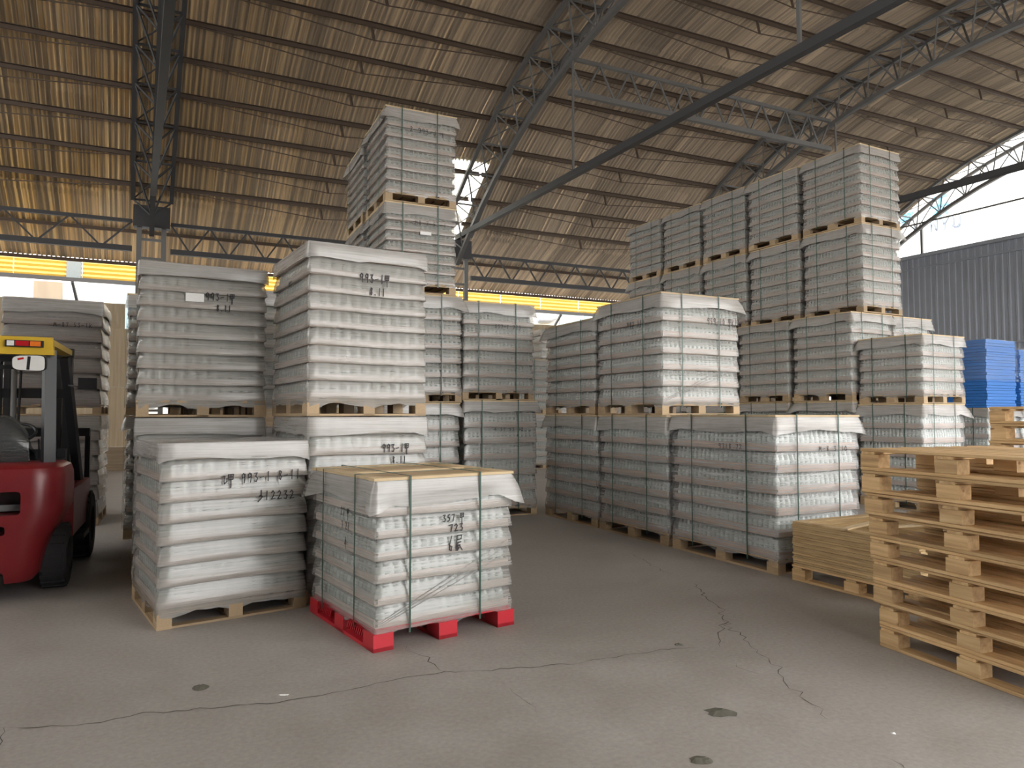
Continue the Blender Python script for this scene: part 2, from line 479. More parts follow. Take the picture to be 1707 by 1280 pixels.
# left end wall (out of frame)
wl = empty('wall_left', W(A0 - .1, 0, 0), TV); tag(wl, 'ribbed steel end wall left of the frame', None, None, 'structure')
for k in range(-2, 24):
    o = link(bpy.data.objects.new('wall_sheet', me), wl); o.location = (0, k + 1, 0); o.rotation_euler = (0, 0, 0)

wf = empty('wall_light_block', W(2.2, -2.6, 0), TH); tag(wf, 'unseen ribbed steel wall behind the camera, added to darken the left side', None, None, 'structure')  # added out of view to shut off light and darken the left
mef = me.copy(); mef.transform(Matrix.Diagonal((1, 1, .98, 1)))
for k in range(16):
    o = link(bpy.data.objects.new('wall_sheet', mef), wf); o.location = (-k, 0, 0); o.rotation_euler = (0, 0, PI / 2)  # sheets of the added, unseen light-blocking wall
# ------------------------------------------------------------------ far side: plywood partition, neighbour's yellow canopy, white building
wb = empty('wall_back', W(0, 21.4, 0), TH); tag(wb, 'partition of pale plywood panels beyond the forklift', None, None, 'structure')
for k in range(8):
    x = -.62 - k * 1.02
    for z0, z1, m_, wd in ((0, .635, 'old_wood', 1.015), (.638, 2.21, 'plywood', 1.015), (2.213, 3.76, 'plywood', 1.015), (3.763, 4.42, 'plywood', .86)):
        ubox('plywood_panel', (x - (1 - wd) / 2, 0, (z0 + z1) / 2), (wd, .03, z1 - z0), m_, wb)

for k in range(14):  # mostly hidden second run, added to cut light on the left-facing sides
    for z0, z1, m_ in ((0, 2.5, 'old_wood'), (2.503, 4.9, 'plywood')):
        ubox('plywood_panel', (2.0 + k * 1.96, 2.6, (z0 + z1) / 2), (1.955, .03, z1 - z0), m_, wb)
cf = empty('canopy_band', W(0, 28, 0), TH); tag(cf, 'yellow corrugated canopy band running behind the far eave', 'canopy')
cv, cfaces = [], []
for j in range(9):
    z = 6.12 + .6 * j / 8
    for x in (0, 1.94): cv.append((x, .02 * math.cos(j * PI), z))
for j in range(8): cfaces.append((2 * j, 2 * j + 1, 2 * j + 3, 2 * j + 2))
mey = bpy.data.meshes.new('yellow_sheet'); mey.from_pydata(cv, [], cfaces); mey.materials.append(M['yellow_sheet'])
for k in range(-6, 15):
    o = link(bpy.data.objects.new('yellow_sheet', mey), cf); o.location = (k * 1.95 + .3, 0, .0)
ubox('grey_joint', (-1.9, -.05, 6.42), (.42, .05, .62), 'grey_sheet', cf)
ubox('edge_beam', (8, 0, 6.06), (41, .14, .12), 'steel_dark', cf)
for x in (-5.2, -1.95, 7.6, 13.5, 17.0): bar('bracket', (x, .1, 6.0), (x + .12, 2.0, 4.8), .08, .08, 'steel_dark', cf)

nb = empty('building', W(0, 31, 0), TH); tag(nb, 'white building outside beyond the far eave', 'building')
ubox('wall', (8, .2, 3.4), (44, .4, 6.8), 'white_wall', nb)
ubox('stained_panel', (-2.9, -.03, 4.6), (.9, .06, 3.6), 'stained_brown', nb)
ubox('blue_panel', (-.25, -.03, 4.4), (.75, .06, 4.4), 'pale_blue', nb)
for x in (19.3, 20.75):
    f_ = ubox('window', (x, -.03, 6.35), (1.3, .06, .9), 'pale_blue', nb)
    ubox('mullion', (x, -.07, 6.35), (.06, .04, .9), 'white_wall', nb)
MB().tube([(18.4, -.15, 6.75), (18.4, -.15, 6.45), (18.3, -.15, 6.25), (18.05, -.15, 6.15), (17.4, -.15, 6.12)], .13, 10).build('duct_pipe', 'sign_grey', nb, True)
MB().tube([(-2.15, -.15, 0), (-2.15, -.15, 6.3)], .11, 8).build('drain_pipe', 'sign_grey', nb, True)

# ------------------------------------------------------------------ building with a sign, seen through the gable
sb = empty('building', W(49, 0, 0), TV); tag(sb, 'white building with blue sign lettering seen through the gable', 'building')
ubox('wall', (.4, 22, 10), (.8, 50, 20), 'white_wall', sb)
def sign(strokes, b, z, w, h, mat, th=.12):
    mb = MB()
    for st in strokes:
        for p0, p1 in zip(st[:-1], st[1:]):
            q0 = Vector((-.06, b - p0[0] * w, z + p0[1] * h)); q1 = Vector((-.06, b - p1[0] * w, z + p1[1] * h))
            d = q1 - q0; y = Vector((1, 0, 0)).cross(d.normalized())
            rot = Matrix((d.normalized(), y, Vector((1, 0, 0)))).transposed()
            mb.box((q0 + q1) / 2, (d.length + th * .8, th, .1), rot)
    return mb.build('sign_letter', mat, sb)
sign([[(0, 0), (0, 1), (1, 0), (1, 1)]], 32.2, 14.25, .42, .72, 'letter_grey')
sign([[(0, 1), (.5, .5), (1, 1)], [(.5, .5), (.5, 0)]], 31.5, 14.2, .5, .72, 'letter_grey')
sign([[(0, 1), (0, .15), (.3, 0), (.7, 0), (1, .15), (1, 1)]], 30.65, 14.15, .42, .72, 'letter_grey')
sign([[(.5, 0), (.5, 1)]], 33.5, 14.3, .3, .72, 'letter_grey')
sign([[(.1, .95), (.9, .95)], [(0, .5), (1, .5)], [(.5, .95), (.5, 0)], [(.55, .4), (.95, .05)], [(.45, .4), (.1, 0)]], 32.1, 15.2, 1.1, 1.35, 'sign_blue', .16)
sign([[(.1, .95), (.9, .95)], [(0, .5), (1, .5)], [(.5, .5), (.4, 0)], [(.2, .25), (.9, .25)], [(.8, .5), (.75, 0)]], 34.6, 15.2, 1.1, 1.35, 'sign_blue', .16)
# ------------------------------------------------------------------ handwriting
G = {
 '9': [[(.75, .7), (.5, 1), (.22, .8), (.32, .5), (.7, .6), (.75, .92), (.68, .4), (.62, 0)]],
 '3': [[(.2, .92), (.68, .95), (.42, .6), (.75, .38), (.55, .02), (.2, .1)]],
 '1': [[(.52, 1), (.46, 0)]], '-': [[(.1, .40), (.75, .50)]], '.': [[(.35, .10), (.5, .05)]],
 '8': [[(.68, .9), (.4, .98), (.35, .7), (.68, .35), (.55, .02), (.32, .15), (.45, .5), (.7, .8), (.66, .92)]],
 '2': [[(.18, .78), (.45, 1), (.68, .78), (.5, .4), (.2, .05), (.85, .1)]],
 '7': [[(.18, .88), (.75, .95), (.45, 0)]], '5': [[(.75, .95), (.35, .92), (.3, .56), (.66, .5), (.6, .12), (.2, .04)]],
 '6': [[(.6, 1), (.32, .45), (.32, .1), (.55, .04), (.62, .3), (.34, .38)]], '0': [[(.5, 1), (.22, .6), (.3, .1), (.6, .05), (.72, .6), (.5, 1)]],
 '4': [[(.6, 1), (.15, .38), (.88, .42)], [(.65, .75), (.58, 0)]],
 'J': [[(.12, .98), (.18, .42), (.85, .48), (.92, 1), (.12, .98)], [(.16, .72), (.88, .76)], [(.5, 1), (.5, -.35)]],
 'Z': [[(.05, .78), (.6, .86), (.42, .35), (.5, .05), (.92, .32)]],
 'X': [[(.62, 1.1), (.66, .2)], [(.6, .6), (.25, .4), (.7, .45), (.9, .3)], [(.66, .2), (.1, -.2)]],
 'Q': [[(.28, 1), (.92, 1), (.86, .76), (.3, .72)], [(.3, 1), (.16, 0)], [(.3, .5), (.82, .56)], [(.28, .3), (.72, .36)], [(.42, .5), (.36, 0), (.58, .18)], [(.6, .36), (1.02, 0)]],
 'M': [[(.1, 0), (.2, .9), (.42, .3), (.66, .9), (.78, 0)]],
 'k': [[(.25, 1), (.22, 0)], [(.8, .8), (.3, .45), (.85, 0)]],
 ' ': [],
}
def writing(parent, rows, face, half, h, th=0.008):
    """rows: (text, x, z, height, width factor[, slope]); face 'front' (-y) or 'left' (-x)"""
    mb = MB()
    for row in rows:
        s, x, z, hh, wf = row[:5]; slope = row[5] if len(row) > 5 else 0
        for ch in s:
            for st in G.get(ch, []):
                for p0, p1 in zip(st[:-1], st[1:]):
                    a = Vector((x + p0[0] * hh * wf, 0, z + p0[1] * hh)); b = Vector((x + p1[0] * hh * wf, 0, z + p1[1] * hh))
                    d = b - a; dn = d.normalized(); y = Vector((0, 1, 0)).cross(dn)
                    mb.box((a + b) / 2, (d.length + th * .8, th, .002), Matrix((dn, y, Vector((0, 1, 0)))).transposed())
            x += hh * wf * 1.08; z += slope
    off = half + 0.017
    vs = [(v[0], v[1] - off, v[2]) if face == 'front' else (v[1] - off, -v[0], v[2]) for v in mb.v]
    return mesh_obj('handwriting', vs, mb.f, 'ink', parent)

# ------------------------------------------------------------------ palletised bottle loads
rng = random.Random(7)
def rect_loop(w, d, ns, rc=0.014):
    """points round a rectangle with clipped corners: (x, y, nx, ny, corner flag, side, param)"""
    pts = []
    cs = [(-w / 2, -d / 2), (w / 2, -d / 2), (w / 2, d / 2), (-w / 2, d / 2)]
    nr = [(0, -1), (1, 0), (0, 1), (-1, 0)]
    for k in range(4):
        p, q = Vector(cs[k]), Vector(cs[(k + 1) % 4]); t_ = (q - p).normalized(); ln = (q - p).length
        for i in range(ns + 1):
            s = rc + (ln - 2 * rc) * i / ns; c = p + t_ * s
            pts.append((c.x, c.y, nr[k][0], nr[k][1], 0, k, i / ns))
        n1, n2 = nr[k], nr[(k + 1) % 4]; m_ = Vector((n1[0] + n2[0], n1[1] + n2[1])).normalized()
        c = q - Vector((n1[0] + n2[0], n1[1] + n2[1])) * rc * .3
        pts.append((c.x, c.y, m_.x, m_.y, 1, k, 1))
    return pts
def film_mesh(w, d, z0, z1, n, inset, rg, hem=0.06, cap=True):
    """stretch film round n layers: each layer a crisp band that widens to a lip at its foot"""
    lp = rect_loop(w, d, 13); nc = len(lp); vs = []; fs = []
    t_ = (z1 - z0) / n
    ph = [rg.uniform(0, 6.28) for _ in range(8)]
    def ring(z, off, hm, jl):
        k0 = len(vs)
        for (x, y, nx, ny, cf_, k, s) in lp:
            o_ = off + jl + rg.uniform(-.0010, .0010) + .0025 * math.sin(s * 9 + ph[k] + z * 3)
            if cf_: o_ += off * .35 + rg.uniform(-.004, .003)
            zz = z + .005 * math.sin(s * 5 + ph[k + 4])
            if hm: zz = z + .045 * abs(math.sin(s * 2 * PI)) + rg.uniform(-.015, .01)
            vs.append((x + nx * o_, y + ny * o_, zz))
        return k0
    def join(r0, r1):
        for c in range(nc): fs.append((r0 + c, r0 + (c + 1) % nc, r1 + (c + 1) % nc, r1 + c))
    prev = None
    for i in range(n):
        jl = rg.uniform(-.004, .003); last = None
        rows = [(0.0, .009), (.03, .011), (.25, .007), (.5, .001), (.75, -inset * .5), (1.0, -inset)]
        if i == 0 and hem > 0: last = ring(z0 - hem, .003, True, 0)
        first = True
        for s, off in rows:
            k0 = ring(z0 + (i + s) * t_, off, False, jl)
            if first and prev is not None:
                # the lip: flat underside from the neck of the layer below to this foot
                k1 = ring(z0 + i * t_, .009, False, jl); k2 = ring(z0 + i * t_ - .002, -inset, False, jl); join(k2, k1)
            if last is not None: join(last, k0)
            last = k0; first = False
        prev = last
    k0 = ring(z1 + .004, -.012 - (inset if inset > .01 else 0), False, 0); join(last, k0)
    if cap: fs.append(tuple(k0 + c for c in range(nc)))
    return vs, fs
_bl = {}
def bottle_mesh(w, d, t_, r=.031):
    key = (round(w, 2), round(d, 2), round(t_, 2), r)
    if key in _bl: return _bl[key]
    mb = MB(); prof = [(r, 0), (r, t_ * .52), (r * .86, t_ * .64), (r * .48, t_ * .80), (r * .44, t_ * .96), (r * .52, t_ * .97)] if r < .035 else [(r, 0), (r, t_ * .72), (r * .93, t_ * .80), (r * .80, t_ * .85), (r * .80, t_ * .96), (r * .3, t_ * .97)]
    def bot(cx, cy, nx, ny):
        a0 = math.atan2(ny, nx); k = len(mb.v)
        for (rr, z) in prof:
            for j in range(6):
                a = a0 - PI / 2 + PI * j / 5; mb.v.append((cx + rr * math.cos(a), cy + rr * math.sin(a), z))
        for i in range(len(prof) - 1):
            for j in range(5): mb.f.append((k + i * 6 + j, k + i * 6 + j + 1, k + i * 6 + 7 + j, k + i * 6 + 6 + j))
    m_ = .03
    for L_, D_, sw in ((w, d, 0), (d, w, 1)):
        nb_ = int((L_ - 2 * m_) / (2.06 * r))
        for i in range(nb_):
            x = -L_ / 2 + m_ + (L_ - 2 * m_) * (i + .5) / nb_
            for sg in (-1, 1):
                y = sg * (D_ / 2 - r - .030)
                bot(*((x, y, 0, sg) if not sw else (y, x, sg, 0)))
    # dark closed core so that the film is never seen right through
    i0 = .10; mb.box((0, 0, t_ / 2), (w - 2 * i0, d - 2 * i0, t_ * .98))
    me = bpy.data.meshes.new('bottle_layer'); me.from_pydata(mb.v, [], mb.f); me.materials.append(M['bottle_glass'])
    me.polygons.foreach_set('use_smooth', [True] * len(me.polygons)); _bl[key] = me; return me
_tm = {}
def tray_mesh(w, d, t_, mat):
    key = (round(w, 2), round(d, 2), round(t_, 2), mat)
    if key not in _tm:
        h = t_ * .36; mb = MB(); th = .006
        for s in (-1, 1):
            mb.box((0, s * (d / 2 - .012), h / 2), (w - .05, th, h)); mb.box((s * (w / 2 - .012), 0, h / 2), (th, d - .05, h))
        mb.box((0, 0, .004), (w - .02, d - .02, .008))
        me = bpy.data.meshes.new('layer_tray'); me.from_pydata(mb.v, [], mb.f); me.materials.append(M[mat]); _tm[key] = me
    return _tm[key]

def wood_pallet(parent, w, d, mat='pallet_wood', name='pallet', ht=0.145):
    p = empty(name, (0, 0, 0), 0, parent)
    bt = .02; bh = ht - .058
    for i in range(3):
        board('bottom_board', ((i - 1) * (w / 2 - .05), 0, bt / 2), (.10, d, bt), mat, p)
    for s in (-1, 1): board('bottom_board', (0, s * (d / 2 - .04), bt / 2 - .001), (w - .2, .08, bt - .004), mat, p)
    for i in range(3):
        for j in range(3):
            board('block', ((i - 1) * (w / 2 - .05), (j - 1) * (d / 2 - .07), bt + bh / 2), (.098, .14, bh), mat, p)
    for j in range(3): board('cross_board', (0, (j - 1) * (d / 2 - .06), ht - .029), (w - .004, .11, .018), mat, p)
    nb_ = 7
    for i in range(nb_): board('deck_board', (-w / 2 + .05 + (w - .1) * i / (nb_ - 1), 0, ht - .010), (.10, d - .002, .019), mat, p)
    return p
def red_pallet(parent, w, d):
    p = empty('plastic_pallet', (0, 0, 0), 0, parent); h = .15
    for i in range(3):
        for j in range(3):
            MB().box(((i - 1) * (w / 2 - .07), (j - 1) * (d / 2 - .08), .055), (.14, .16, .11)).build('block', 'red_plastic', p)
    for i in range(3):
        MB().box(((i - 1) * (w / 2 - .07), 0, .012), (.14, d, .024)).build('runner', 'red_plastic', p)
    MB().box((0, 0, .125), (w - .05, d - .05, .03)).build('deck', 'red_plastic', p)
    # slotted ribs along the two long sides
    for s in (-1, 1):
        for j in range(2):
            mb = MB()
            for k in range(9): mb.box((s * (w / 2 - .01), (j - .5) * (d / 2 - .02) + (k - 4) * .03, .082), (.02, .010, .055), Matrix.Rotation(.5, 3, 'X'))
            mb.build('grille', 'red_plastic', p, kind='stuff')
    return p

def strap_loop(name, parent, w_or_d, across, pos, z0, z1, axis, half):
    """flat band: up one face, over the top, down the opposite face"""
    o_ = .025; hw = .007; th = .003
    prof = [(-half - o_, z0), (-half - o_, z1 + .004), (half + o_, z1 + .004), (half + o_, z0)]
    mb = MB()
    for (p0, p1) in zip(prof[:-1], prof[1:]):
        c = ((p0[0] + p1[0]) / 2, (p0[1] + p1[1]) / 2)
        if abs(p0[0] - p1[0]) < 1e-6: size = (th, abs(p1[1] - p0[1]))
        else: size = (abs(p1[0] - p0[0]) + th, th)
        if axis == 'y': mb.box((pos, c[0], c[1]), (hw * 2, size[0], size[1]))
        else: mb.box((c[0], pos, c[1]), (size[0], hw * 2, size[1]))
    return mb.build(name, 'strap_green', parent)

def cover_sheet(parent, w, d, zt, rg, drop=0.15, flare=0.09, mat='cover_film'):
    """loose plastic cover over the top: hanging edge, corners sticking out as flaps"""
    lp = rect_loop(w + .014, d + .014, 10); nc = len(lp); vs = []; fs = []
    ph = rg.uniform(0, 6)
    fl_ = [rg.uniform(.35, 1.25) for _ in range(4)]
    for lev, (dz, out) in enumerate(((.003, 0), (-.004, .003), (-.5 * drop, .007), (-drop, .009))):
        for (x, y, nx, ny, cf_, k, s) in lp:
            e = 0; dd = dz
            if lev >= 2:
                e = (rg.uniform(0, .003) + .002 * math.sin(s * 11 + ph + k))
                dd = dz * (1 + .10 * math.sin(s * 7 + ph * 2 + k) + rg.uniform(-.05, .05))
                near = cf_ or s < .06 or s > .95
                if near:
                    kk = k if (cf_ or s > .5) else (k + 3) % 4
                    f = fl_[kk] * (1.0 if cf_ else .55) * (1 if lev == 3 else .5)
                    e += flare * f; dd = dz * (1 + .35 * f) if lev == 3 else dz
                    if cf_ and lev == 3: dd = dz * (1.1 + .2 * f)
            vs.append((x + nx * (out + e), y + ny * (out + e), zt + dd))
    for r in range(3):
        for c in range(nc): fs.append((r * nc + c, r * nc + (c + 1) % nc, (r + 1) * nc + (c + 1) % nc, (r + 1) * nc + c))
    fs.append(tuple(range(nc)))
    return mesh_obj('cover_sheet', vs, fs, mat, parent, True)

def top_frame(parent, w, d, z, full=True):
    t_ = .018
    for s in (-1, 1):
        board('top_slat', (0, s * (d / 2 - .045), z + t_ / 2), (w + .01, .09, t_), 'pale_wood', parent)
        board('top_slat', (s * (w / 2 - .045), 0, z + t_ / 2 + .001), (.09, d - .18, t_), 'pale_wood', parent)
    if full:
        board('top_slat', (0, 0, z + t_ / 2), (w - .18, .09, t_), 'pale_wood', parent)
        for s in (-1, 1): board('top_panel', (0, s * (d - .09) / 4, z + .004), (w - .18, (d - .27) / 2, .006), 'pallet_wood', parent)

def load(corner, th, w, d, z0, h, n, style, label, group, fm=None, tray=None, red=False, text=(), tag_paper=None, inset=None, folds=()):
    """corner: the corner between the left face and the front face; th: direction of the front face"""
    u = Vector((math.cos(th), math.sin(th), 0)); v = Vector((-u.y, u.x, 0))
    c = Vector((corner[0], corner[1], 0)) + u * (w / 2) + v * (d / 2)
    rg = random.Random(hash(label) % 1000 if False else int(abs(corner[0] * 731 + corner[1] * 397 + z0 * 911)) + n)
    o = empty('bottle_pallet', (c.x, c.y, z0), th)
    tag(o, label, 'pallet load', group)
    fm = fm or {'plain': 'film_plain', 'strap': 'film_strap', 'grey': 'film_grey'}[style]
    tray = tray or ('tray_card_pale' if style == 'plain' else 'tray_card')
    inset = inset if inset is not None else (.024 if style != 'plain' else .020)
    if red: red_pallet(o, w, d); zb = .14
    else: wood_pallet(o, w - .02, d - .02, 'pallet_wood'); zb = .145
    top = h - (.02 if style == 'strap' else .008)
    fw, fd = w - .03, d - .03
    ncap = .62 if style != 'plain' else .8       # a blank cap layer on top
    t_ = (top - zb) / (n + ncap)
    bme = bottle_mesh(fw, fd, t_, .041 if style == 'plain' else .031); tme = tray_mesh(fw, fd, t_, tray)
    for i in range(n):
        q = link(bpy.data.objects.new('bottle_layer', bme), o); q.location = (0, 0, zb + i * t_ + .006); q['kind'] = 'stuff'
        q = link(bpy.data.objects.new('layer_tray', tme), o); q.location = (0, 0, zb + i * t_)
    q = ubox('top_tray', (0, 0, (zb + n * t_ + top) / 2), (fw - .02, fd - .02, top - zb - n * t_ - .006), tray, o)
    vs, fs = film_mesh(fw, fd, zb, zb + n * t_, n, inset, rg, .085 if style == 'plain' else .06, cap=False)
    k = len(vs)
    # film carries on over the cap layer
    vs2, fs2 = film_mesh(fw, fd, zb + n * t_, top, 1, .006, rg, 0.0, True)
    vs += vs2; fs += [tuple(i + k for i in f) for f in fs2]
    mesh_obj('wrap_film', vs, fs, fm, o, True)
    if style == 'strap':
        cover_sheet(o, fw, fd, top + .001, rg, rg.uniform(.13, .17), rg.uniform(.07, .12))
        top_frame(o, fw + .02, fd + .02, top + .002, full=True)
        for s in (-.27, .23): strap_loop('strap', o, w, None, s * w + rg.uniform(-.02, .02), .09, h + .004, 'y', fd / 2)
        for s in (-.25, .25): strap_loop('strap', o, d, None, s * d + rg.uniform(-.02, .02), .09, h + .004, 'x', fw / 2)
    else:
        cover_sheet(o, fw, fd, top + .001, rg, t_ * .8, .004)
    for (x0, z0_, x1, z1_) in folds:
        mb = MB()
        for q in range(3):
            a = Vector((x0, -fd / 2 - .012, z0_ + q * .012)); b = Vector((x1, -fd / 2 - .012, z1_ + q * .045))
            mb.tube([a, (a + b) / 2 + Vector((0, .003, -.006)), b], [.002, .004, .0015], 5)
        mb.build('film_fold', 'cover_film', o, True)
    for (face, rows, *th_) in text:
        writing(o, rows, face, (fd if face == 'front' else fw) / 2, h, *(th_ or [.007]))
    if tag_paper:
        x, z, ww, hh = tag_paper
        ubox('paper_label', (x, -fd / 2 - .014, z), (ww, .002, hh), 'paper', o)
    return o

LG = 'film-wrapped bottle pallets on the left'
def T993(x, z, s=.085): return ('front', [('993-1J', x, z, s, .58), ('8.11', x + .09, z - s * 1.45, s * .85, .55)], .0078)
# left group
load((-2.46, 4.96), R(36), 1.08, 1.12, 0, 1.30, 7, 'plain', 'single low bottle pallet in front on the left, marked 993-1 in two lines', LG,
     text=[('front', [('ZJ 993-1 8-11', -.12, .985, .070, .60, .0015), ('X12232', .14, .855, .065, .68, -.0012)], .007)])
load((-3.22, 6.06), R(28), 1.08, 1.08, 0, 1.47, 7, 'plain', 'lower bottle pallet of the far-left two-high stack, mostly hidden behind the low front pallet', LG)
load((-3.22, 6.06), R(28), 1.08, 1.08, 1.475, 1.36, 8, 'plain', 'upper left bottle pallet marked 993-1 8.11, top of the stack behind the low pallet', LG,
     text=[T993(0.0, 1.045, .066)], tag_paper=(-.085, 1.06, .15, .075))
load((-1.63, 5.66), R(32), 1.06, 1.14, 0, 1.48, 7, 'plain', 'lower bottle pallet behind the red plastic pallet, marked 993-1', LG,
     text=[T993(.10, 1.18, .066)])
load((-1.64, 5.66), R(32), 1.06, 1.16, 1.485, 1.42, 8, 'plain', 'upper bottle pallet directly above and behind the red plastic pallet, marked 993-1 8.11', LG,
     text=[T993(-.10, 1.12, .072), ('left', [('993', .0, 1.1, .06, .6)], .006)])
load((-4.66, 8.55), R(27), 1.08, 1.1, 0, 1.48, 7, 'strap', 'lower bottle pallet peeping out behind the far-left stack', LG)
load((-4.66, 8.55), R(27), 1.08, 1.1, 1.485, 1.48, 8, 'strap', 'upper bottle pallet peeping out behind the far-left stack', LG)
for k, nm in enumerate(('lower', 'upper')):
    load((-3.77, 7.10), R(28), 1.04, 1.08, 1.475 * k, 1.36 - .03 * k, 7, 'plain', nm + ' bottle pallet hidden right behind the far-left stack', LG)
    load((-2.75, 7.64), R(28), 1.04, 1.08, 1.475 * k, 1.36 - .03 * k, 7, 'plain', nm + ' bottle pallet in the dark gap between the two left stacks', LG)
# behind the forklift
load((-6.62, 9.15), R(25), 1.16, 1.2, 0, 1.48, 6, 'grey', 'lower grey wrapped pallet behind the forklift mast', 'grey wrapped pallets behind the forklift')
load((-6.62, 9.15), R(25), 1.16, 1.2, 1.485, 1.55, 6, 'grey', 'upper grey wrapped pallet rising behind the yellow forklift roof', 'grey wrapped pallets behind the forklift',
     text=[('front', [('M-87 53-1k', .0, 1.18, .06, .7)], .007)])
# the pallet on red plastic
load((-.87, 4.52), R(35), 1.08, 1.16, 0, 1.09, 6, 'strap', 'strapped bottle pallet standing on a red plastic pallet in the foreground', 'strapped bottle pallets', red=True, tray='tray_card_pale', folds=[(-.49, .16, .49, .52)],
     text=[('front', [('357 J', -.05, .775, .048, .66), ('723', .0, .705, .050, .75), ('6Q', -.01, .575, .100, .55)], .0072),
           ('left', [('27 J', .02, .80, .055, .62), ('7 27', .03, .71, .055, .62), ('4', .09, .58, .08, .5)], .006)])
# central tall stack, four high and two deep
CG = 'bottle pallets of the tall central stack'
cz = [0, 1.66, 3.16, 4.40, 5.72]; cl = ['bottom', 'second', 'third', 'topmost']
ct = [(), (), [('front', [('M8 7 53-1', -.1, .95, .06, .8)], .006)], [('front', [('2 993-1 8.1', -.18, 1.0, .07, .75, -.002)], .007)]]
for k in range(4):
    sx_ = (0, .03, .0, -.0)[k]
    load((-1.72 + sx_, 9.5 + (.3 if k < 2 else 0) * 0), R(25), 1.04 + (.06 if k < 2 else 0), 1.16, cz[k], cz[k + 1] - cz[k] - .006, 6 if k < 2 else 7, 'strap',
         cl[k] + ' pallet of the tallest central stack, front one, four pallets high', CG, text=ct[k], tag_paper=(.06, .84, .16, .045) if k == 2 else None)
    load((-1.74 + sx_ - .52, 9.5 + 1.1), R(25), 1.04, 1.16, cz[k], cz[k + 1] - cz[k] - .006 - (.1 if k == 3 else 0), 7, 'strap',
         cl[k] + ' pallet of the rear column behind the tallest central stack', CG)
# stack right of it
load((-.70, 10.22), R(25), 1.20, 1.2, 0, 1.70, 6, 'strap', 'lower bottle pallet in shade right of the tallest central stack', 'strapped bottle pallets',
     text=[('front', [('4 57 53 42', -.12, 1.25, .05, .9)], .006)])
load((-.72, 10.22), R(25), 1.18, 1.2, 1.705, 1.44, 6, 'strap', 'upper bottle pallet right of the tallest central stack, marked 853-1', 'strapped bottle pallets',
     text=[('front', [('857-1 723', -.08, 1.06, .06, .75)], .006)])
# far end of the aisle
FG = 'bottle pallets at the far end of the aisle'
load((.40, 19.4), R(25), 1.1, 1.1, 0, 1.5, 6, 'strap', 'lower bottle pallet at the far end of the central aisle', FG)
load((.40, 19.4), R(25), 1.1, 1.1, 1.505, 1.5, 6, 'strap', 'second bottle pallet up at the far end of the central aisle', FG)
load((.9, 21.6), R(25), 1.3, 1.1, 0, 2.6, 10, 'plain', 'tall loosely covered pallet behind the far aisle stack', FG)
load((.9, 21.6), R(25), 1.3, 1.1, 2.605, 1.5, 5, 'plain', 'white draped pallet on top at the far end of the aisle', FG)
# right-hand row
RT = R(26.3); ru = Vector((math.cos(RT), math.sin(RT), 0)); rv = Vector((-ru.y, ru.x, 0)); rc = Vector((2.47, 6.66, 0))
RG = 'strapped bottle pallets of the right-hand row'
load(rc.to_2d(), RT, 1.16, 1.54, 0, 1.49, 6, 'strap', 'near bottom pallet of the right-hand row, bottle necks showing through clear film', RG, 'film_clear',
     text=[('front', [('M-8 3 10', -.02, 1.14, .05, .95, -.001)], .005), ('left', [('9718 72', .0, 1.15, .05, .9)], .005)])
load((rc + rv * 1.60).to_2d(), RT, 1.16, 1.42, 0, 1.485, 6, 'strap', 'middle bottom pallet of the right-hand row', RG, 'film_clear')
load((rc + rv * 3.06).to_2d(), RT, 1.16, 1.42, 0, 1.485, 6, 'strap', 'far bottom pallet of the right-hand row beside the aisle', RG, 'film_clear',
     text=[('left', [('M727', .1, 1.1, .05, .9)], .005)])
load((rc + rv * 1.68).to_2d(), RT, 1.20, 1.36, 1.49, 1.43, 6, 'strap', 'upper strapped pallet of the right-hand row, bright front face with handwriting', RG, folds=[(-.55, .16, .45, .52)],
     text=[('front', [('959-10 Jk10', .08, 1.08, .085, .52)], .006), ('left', [('987 111', .0, 1.06, .08, .6)], .006)])
load((rc + rv * 3.10).to_2d(), RT, 1.16, 1.36, 1.49, 1.30, 6, 'strap', 'far upper pallet of the right-hand row beside the aisle', RG)
# tall rear row on the right
HT = R(28); hu = Vector((math.cos(HT), math.sin(HT), 0)); hv_ = Vector((-hu.y, hu.x, 0)); hc = Vector((6.0, 12.0, 0))
HG = 'bottle pallets of the tall rear row on the right'
hz = [0, 1.72, 3.24, 4.78, 6.16]; hl = ['bottom', 'second', 'third', 'top']
hcname = ['nearest', 'second', 'middle', 'fourth', 'farthest']
for i in range(5):
    for k in range(4):
        off = hu * (-.30 if k < 2 else rng.uniform(-.03, .03)) + hv_ * (1.32 * i + (.02 if k >= 2 else .05))
        load((hc + off).to_2d(), HT, 1.08 if k > 1 else 1.12, 1.22, hz[k], hz[k + 1] - hz[k] - .006, 6, 'strap',
             '%s tier, %s column of the tall rear row on the right' % (hl[k], hcname[i]), HG, text=[('front', [('M87 J', -.1, .9, .05, .8)], .005)] if (i == 0 and k == 9) else ())
# the column beside it, two high
for k in range(2):
    load((hc + hu * .86 + hv_ * .07).to_2d(), HT, 1.12, 1.22, hz[k], hz[k + 1] - hz[k] - .006, 6, 'strap',
         '%s pallet in the low column right of the tall rear row' % ('lower', 'upper')[k], HG)
MG = 'bottle pallets before the tall rear row'
load((6.31, 10.91), HT, 1.12, 1.12, 0, 1.66, 6, 'strap', 'lower pallet standing in front of the tall rear row', MG, 'film_clear')
load((6.33, 10.91), HT, 1.12, 1.12, 1.665, 1.08, 4, 'strap', 'short upper pallet in front of the tall rear row, cover flap sticking out right', MG)

